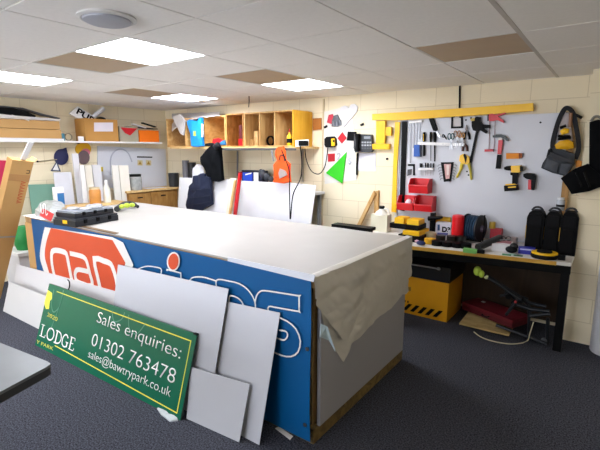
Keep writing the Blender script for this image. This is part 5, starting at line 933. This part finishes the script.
link('red_knob', MB().ell(pY(515.5, 302, 3.98), .013, .013, .013), mat('b53a3a', .4), t, True)
mb = MB().ell(pY(477.5, 271, 3.94), .035, .03, .045); mb.ell(pY(481.5, 274, 3.94), .025, .03, .035); link('lime_clamp', mb, mat('b9d44a', .5), t, True); link('pale_jaw', MB().ell(pY(486.5, 277, 3.95), .022, .02, .02), mat('cdd2a0', .5), t, True)
for x0, y0, x1, y1, Y2 in ((496, 325, 548, 331, 4.0), (548, 318, 548, 335, 4.05)): link('foot', MB().tube([V((pY(x0, y0, Y2).x, Y2, max(.02, pY(x0, y0, Y2).z))), V((pY(x1, y1, Y2).x, Y2, .02))], .015, 8), M_tp, t)
link('upright', MB().tube([V((pY(531, 316, 4.05).x, 4.05, .02)), pY(529, 305, 4.05)], .012, 8), M_tp, t); link('caster', MB().lathe(pZ(544, 341, .025)+V((0, .02, 0)), [(0, 0), (.025, 0), (.025, .03), (0, .03)], (0, -1, 0), 16), mat('55585c', .5), t, True)
cp = [pZ(x, y, .006) for x, y in ((474, 332), (481, 337), (492, 341), (508, 343.8), (520, 343.3), (527.5, 340.5))]+[pY(530, 333, 3.93), pY(533.5, 322, 3.97)]
single('white_flex', MB().tube(cat_rom(cp, 6), .005, 8), mat('cfc7a8', .5), 'pale flex curving over the carpet in front of the plywood', 'cable')

# ================================================================== RIGHT EDGE: belts, drum
HKY = D-.004
t = thing('tool_belt', 'grey tool belt with pouches and yellow tools hanging over the right of the tool board', 'tool belt', pY(562, 175, TF)); Y0 = TF-.004
link('strap', MB().stroke(cat_rom(wp(((553.5, 152), (553, 143), (556, 130), (560, 118), (565, 109), (569.5, 109), (573.5, 114), (576, 126), (578.5, 140), (578.5, 150), (575.5, 159)), Y0), 5), .036, (0, -1, 0), .03), mat('1b1c20', .8), t)
link('inner_cloth', MB().puffy(wp(((560, 120), (566, 112), (569, 113), (571, 125), (573, 140), (570, 145), (559, 140), (558, 130)), Y0), (0, -1, 0), .02, .3), mat('b6adad', .7, var=.1), t, True); link('wood_handle', MB().tube(wp(((571, 113), (570, 127)), Y0-.035), .014, 10), mat('8a6448', .5), t, True)
link('yellow_tool', MB().puffy(wp(((560, 131), (565, 128), (569.5, 129), (569, 133), (562, 135)), Y0-.02), (0, -1, 0), .04, .3), M_yel, t, True); link('yellow_tool', MB().puffy(wp(((555, 145), (560, 141), (568, 139.5), (573.5, 142), (574.5, 148), (567, 149.5), (556, 149)), Y0-.02), (0, -1, 0), .06, .3), mat('d9a414', .5, var=.12, scale=12), t, True)
for pts in (((558, 136), (570, 136.5)), ((560, 128), (566, 125.5)), ((558, 139), (571, 137.5))): link('black_strap', MB().tube(wp(pts, Y0-.055), .012, 8), M_black, t, True)
M_pch = mat('33373c', .75, var=.12, bump=.2, bscale=30)
link('pouch', MB().puffy(wp(((550, 148), (556, 147.5), (575.5, 154), (574.5, 164), (571, 170), (565, 176), (553, 173), (541.5, 168), (543, 163), (547, 157)), Y0-.005), (0, -1, 0), .08, .2), M_pch, t, True)
link('flap', WPoly([(550.5, 152), (573, 160.5), (573.5, 162.3), (561, 161.5), (549, 156)], Y0-.085, .012, .003), mat('2c2f34', .7), t); link('pocket', MB().puffy(wp(((547.5, 158.5), (559.5, 163), (557, 172.5), (544, 168)), Y0-.06), (0, -1, 0), .04, .2), mat('4a4e54', .75), t, True); link('pocket', MB().puffy(wp(((561.5, 163.5), (572, 164.5), (567, 175), (559.5, 173)), Y0-.06), (0, -1, 0), .035, .2), mat('45494f', .75), t, True); link('buckle', WPoly([(548.5, 149.5), (552.5, 148.5), (553, 153), (549.5, 155), (546.5, 157)], Y0-.06, .02, .003), M_black, t)
single('coat_hook', MB().tube(cat_rom([pY(576, 115, D), pY(576, 115, D-.05), pY(579, 116.5, D-.07), pY(582, 118, D-.07)], 4), .012, 8), M_black, 'black coat hook on the wall right of the tool belt', 'hook')
single('orange_tag', WPoly([(575.8, 161), (579, 160), (582, 161.5), (581.5, 166), (576, 167.5)], D-.02, .02), mat('e0901c', .5), 'small orange pouch showing between the tool belt and black bag', 'pouch')
t = thing('black_bag', 'black padded bag hanging on the pier at the right edge', 'bag', pY(592, 190, YP)); YZ = YP-.003
link('body', MB().puffy(wp(((589.5, 122), (598, 119.5), (612, 121), (618, 150), (612, 176), (596, 183), (589, 165)), YZ), (0, -1, 0), .07, .15, seed=8), mat('07080a', .8, var=.2, bump=.2, bscale=30, spec=.08), t, True)
link('lower_pouch', MB().puffy(wp(((561, 178), (575, 168.5), (588, 163.5), (603, 176), (603, 186), (590, 191), (572, 194), (567, 186)), YZ-.0), (0, -1, 0), .09, .15, seed=9), mat('090a0c', .8, var=.2, bump=.2, bscale=30, spec=.08), t, True); link('hang_loop', MB().tube(cat_rom(wp(((591, 121.5), (594, 117.2), (598, 116.5), (602, 119)), YZ-.03), 4), .01, 8), mat('7d7a70', .5), t, True)
for x in (576, 584): link('strap', MB().tube(cat_rom(wp(((x, 172), (x+3, 180), (x+6, 187)), YZ-.085), 4), .008, 6), M_black, t, True)
e = pZ(591, 350.5, 0); cx = e+V((.105, .03, 0)); t = thing('white_cylinder', 'tall white upright cylinder on the carpet at the right edge', 'cylinder', cx); link('body', MB().lathe(cx, [(0, 0), (.112, 0), (.12, .012), (.12, 1.0), (0, 1.0)], n=40), mat('dcdcde', .35, var=.02), t, True); link('rim', MB().lathe(cx+V((0, 0, 1.001)), [(0, 0), (.122, 0), (.122, .03), (.11, .035), (0, .035)], n=40), mat('cfcfd2', .35), t, True)
